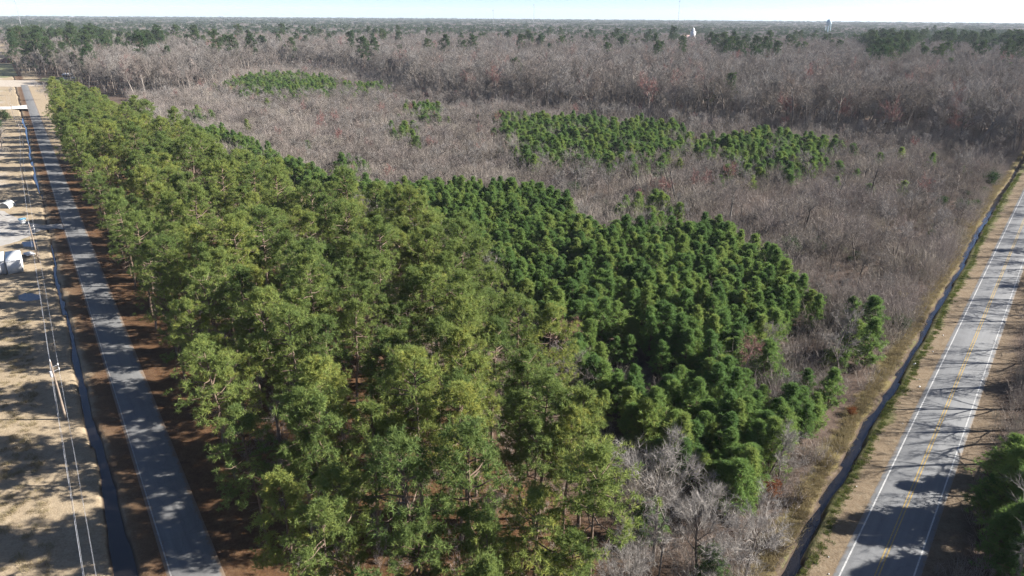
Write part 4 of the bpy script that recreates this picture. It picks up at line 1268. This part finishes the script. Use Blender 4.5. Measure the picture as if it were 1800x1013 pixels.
part('louvre', a, M_cgrey, t)
# water tower
g = at_dist(1454, 2300)
e = empty('water_tower', (g[0], g[1], 0), .3, (1.05, 1.05, .97), 'pale blue water tower on the horizon at the right', 'water tower')
a = Acc(); tube(a, [(0, 0, 36), (0, 0, 40), (0, 0, 47), (0, 0, 52), (0, 0, 54)], [2, 6.5, 7, 5, .3], 14); part('tank', a, M_tower, e)
for t in range(6):
    a = Acc(); c, s_ = math.cos(t * PI / 3), math.sin(t * PI / 3); tube(a, [(8 * c, 8 * s_, 0), (6.6 * c, 6.6 * s_, 40)], [.6, .5], 5); part('leg', a, M_tower, e)
a = Acc(); tube(a, [(0, 0, 0), (0, 0, 37)], [1.4, 1.4], 8); part('riser', a, M_tower, e)
a = Acc(); tube(a, [(7.6 * math.cos(t), 7.6 * math.sin(t), 42) for t in np.linspace(0, 2 * PI, 20)], np.full(20, .25), 4); part('walkway', a, M_tower, e)
# lattice masts
for px, ty, lab in [(40.5, 1, 'tall thin radio mast at the far left horizon'), (867, 17.5, 'short radio mast on the horizon left of the middle'), (938, 8, 'taller radio mast on the horizon near the middle'), (1190, 2, 'faint radio mast on the horizon left of the steeple')]:
    D = 2900
    g = at_dist(px, D)
    hh = 90.0
    for it in range(30): hh += (proj(g[0], g[1], hh)[1] - ty) * 1.5
    e = empty('radio_mast', (g[0], g[1], 0), .2, 1, lab, 'radio mast')
    a = Acc()
    for t in range(3):
        c, s_ = math.cos(t * 2.094), math.sin(t * 2.094); tube(a, [(.9 * c, .9 * s_, 0), (.7 * c, .7 * s_, hh)], [.22, .18], 4)
    for z in np.arange(2, hh - 3, 3):
        for t in range(3):
            c, s_, c2, s2 = math.cos(t * 2.094), math.sin(t * 2.094), math.cos((t + 1) * 2.094), math.sin((t + 1) * 2.094)
            tube(a, [(.85 * c, .85 * s_, z), (.85 * c2, .85 * s2, z + 3)], [.1, .1], 3)
    part('lattice', a, M_mast, e)
    a = Acc(); tube(a, [(0, 0, hh - 4), (0, 0, hh + .5)], [1.7, 1.7], 8); tube(a, [(0, 0, hh), (0, 0, hh + 4)], [.15, .05], 4); part('antenna', a, M_mast, e)
# houses half hidden in the woods
def house(px, py, rz, W, L, wall, roof, lab):
    g = gp(px, py, 3)
    e = empty('house', (g[0], g[1], 0), rz, 1, lab, 'house')
    a = Acc(); box(a, (0, 0, 1.5), (W, L, 3)); part('wall', a, wall, e)
    a = Acc(); V = [(-W / 2 - .4, -L / 2 - .4, 2.95), (W / 2 + .4, -L / 2 - .4, 2.95), (0, -L / 2 - .4, 5.6), (-W / 2 - .4, L / 2 + .4, 2.95), (W / 2 + .4, L / 2 + .4, 2.95), (0, L / 2 + .4, 5.6)]
    a.add(V, [(0, 2, 5), (0, 5, 3), (1, 4, 5), (1, 5, 2), (0, 1, 2), (3, 5, 4)]); part('roof', a, roof, e)
    for s in (-1, 1):
        a = Acc(); box(a, (s * W * .28, -L / 2 - .01, 1.7), (1, .08, 1.2)); part('window', a, M_glass, e)
    a = Acc(); box(a, (0, -L / 2 - .01, 1.05), (.95, .08, 2.1)); part('door', a, M_cgrey, e)
house(1258, 107, .3, 9, 14, M_church, M_roofgrey, 'white house half hidden behind young pines in the middle woods')
house(1601, 98, 1.2, 7, 10, M_church, M_cwhite, 'small white roofed house in a gap of the right woods')
house(1778, 58, .8, 10, 16, M_church, M_cwhite, 'white house near the horizon at the far right')
house(14, 105, .4, 12, 22, M_brick, M_brick, 'red roofed barn at the left edge behind the green field')
# red budding tree next to the house
plant('bare_tree', SWAMPRED[0], gp(1285, 112), 1.0, .7, 'crimson budding tree beside the half hidden white house', 'bare tree', None)
# litter on the verge
M_trash = plain('white_litter', (.75, .75, .75), .5)
for k in range(16):
    y = rg.uniform(45, 120); v = rg.uniform(-7, -4)
    a = Acc(); s_ = rg.uniform(.06, .14)
    P = rg.normal(size=(7, 3)) * s_; P[:, 2] = abs(P[:, 2]) * .7
    tube(a, [(-s_, 0, .03), (0, 0, .03 + s_ * .8), (s_, 0, .03)], [s_ * .7, s_, s_ * .4], 5)
    o = link('litter', a.mesh('litter', M_trash)); o.location = (xr(y) + v / RCOS, y, 0); o.rotation_euler = (0, 0, rg.uniform(0, 6))
    tag(o, 'scrap of white litter on the grass verge by the ditch', 'litter', 'litter on the roadside verge')

# ------------------------------------------------------------------ haze
hm = bpy.data.materials.new('haze'); hm.use_nodes = True
nt = hm.node_tree; nt.nodes.clear()
out = nt.nodes.new('ShaderNodeOutputMaterial'); pv = nt.nodes.new('ShaderNodeVolumePrincipled')
pv.inputs['Color'].default_value = (.80, .88, 1.0, 1)
pv.inputs['Density'].default_value = 0.00005
pv.inputs['Anisotropy'].default_value = 0.0
nt.links.new(pv.outputs[0], out.inputs['Volume'])
a = Acc(); box(a, (0, 4470, 65), (18900, 10100, 140))
me = bpy.data.meshes.new('haze')
hz = link('haze', a.mesh('haze', hm)); tag(hz, 'thin bluish haze over the far woods', 'haze', kind='stuff')
print('objects', len(bpy.data.objects))
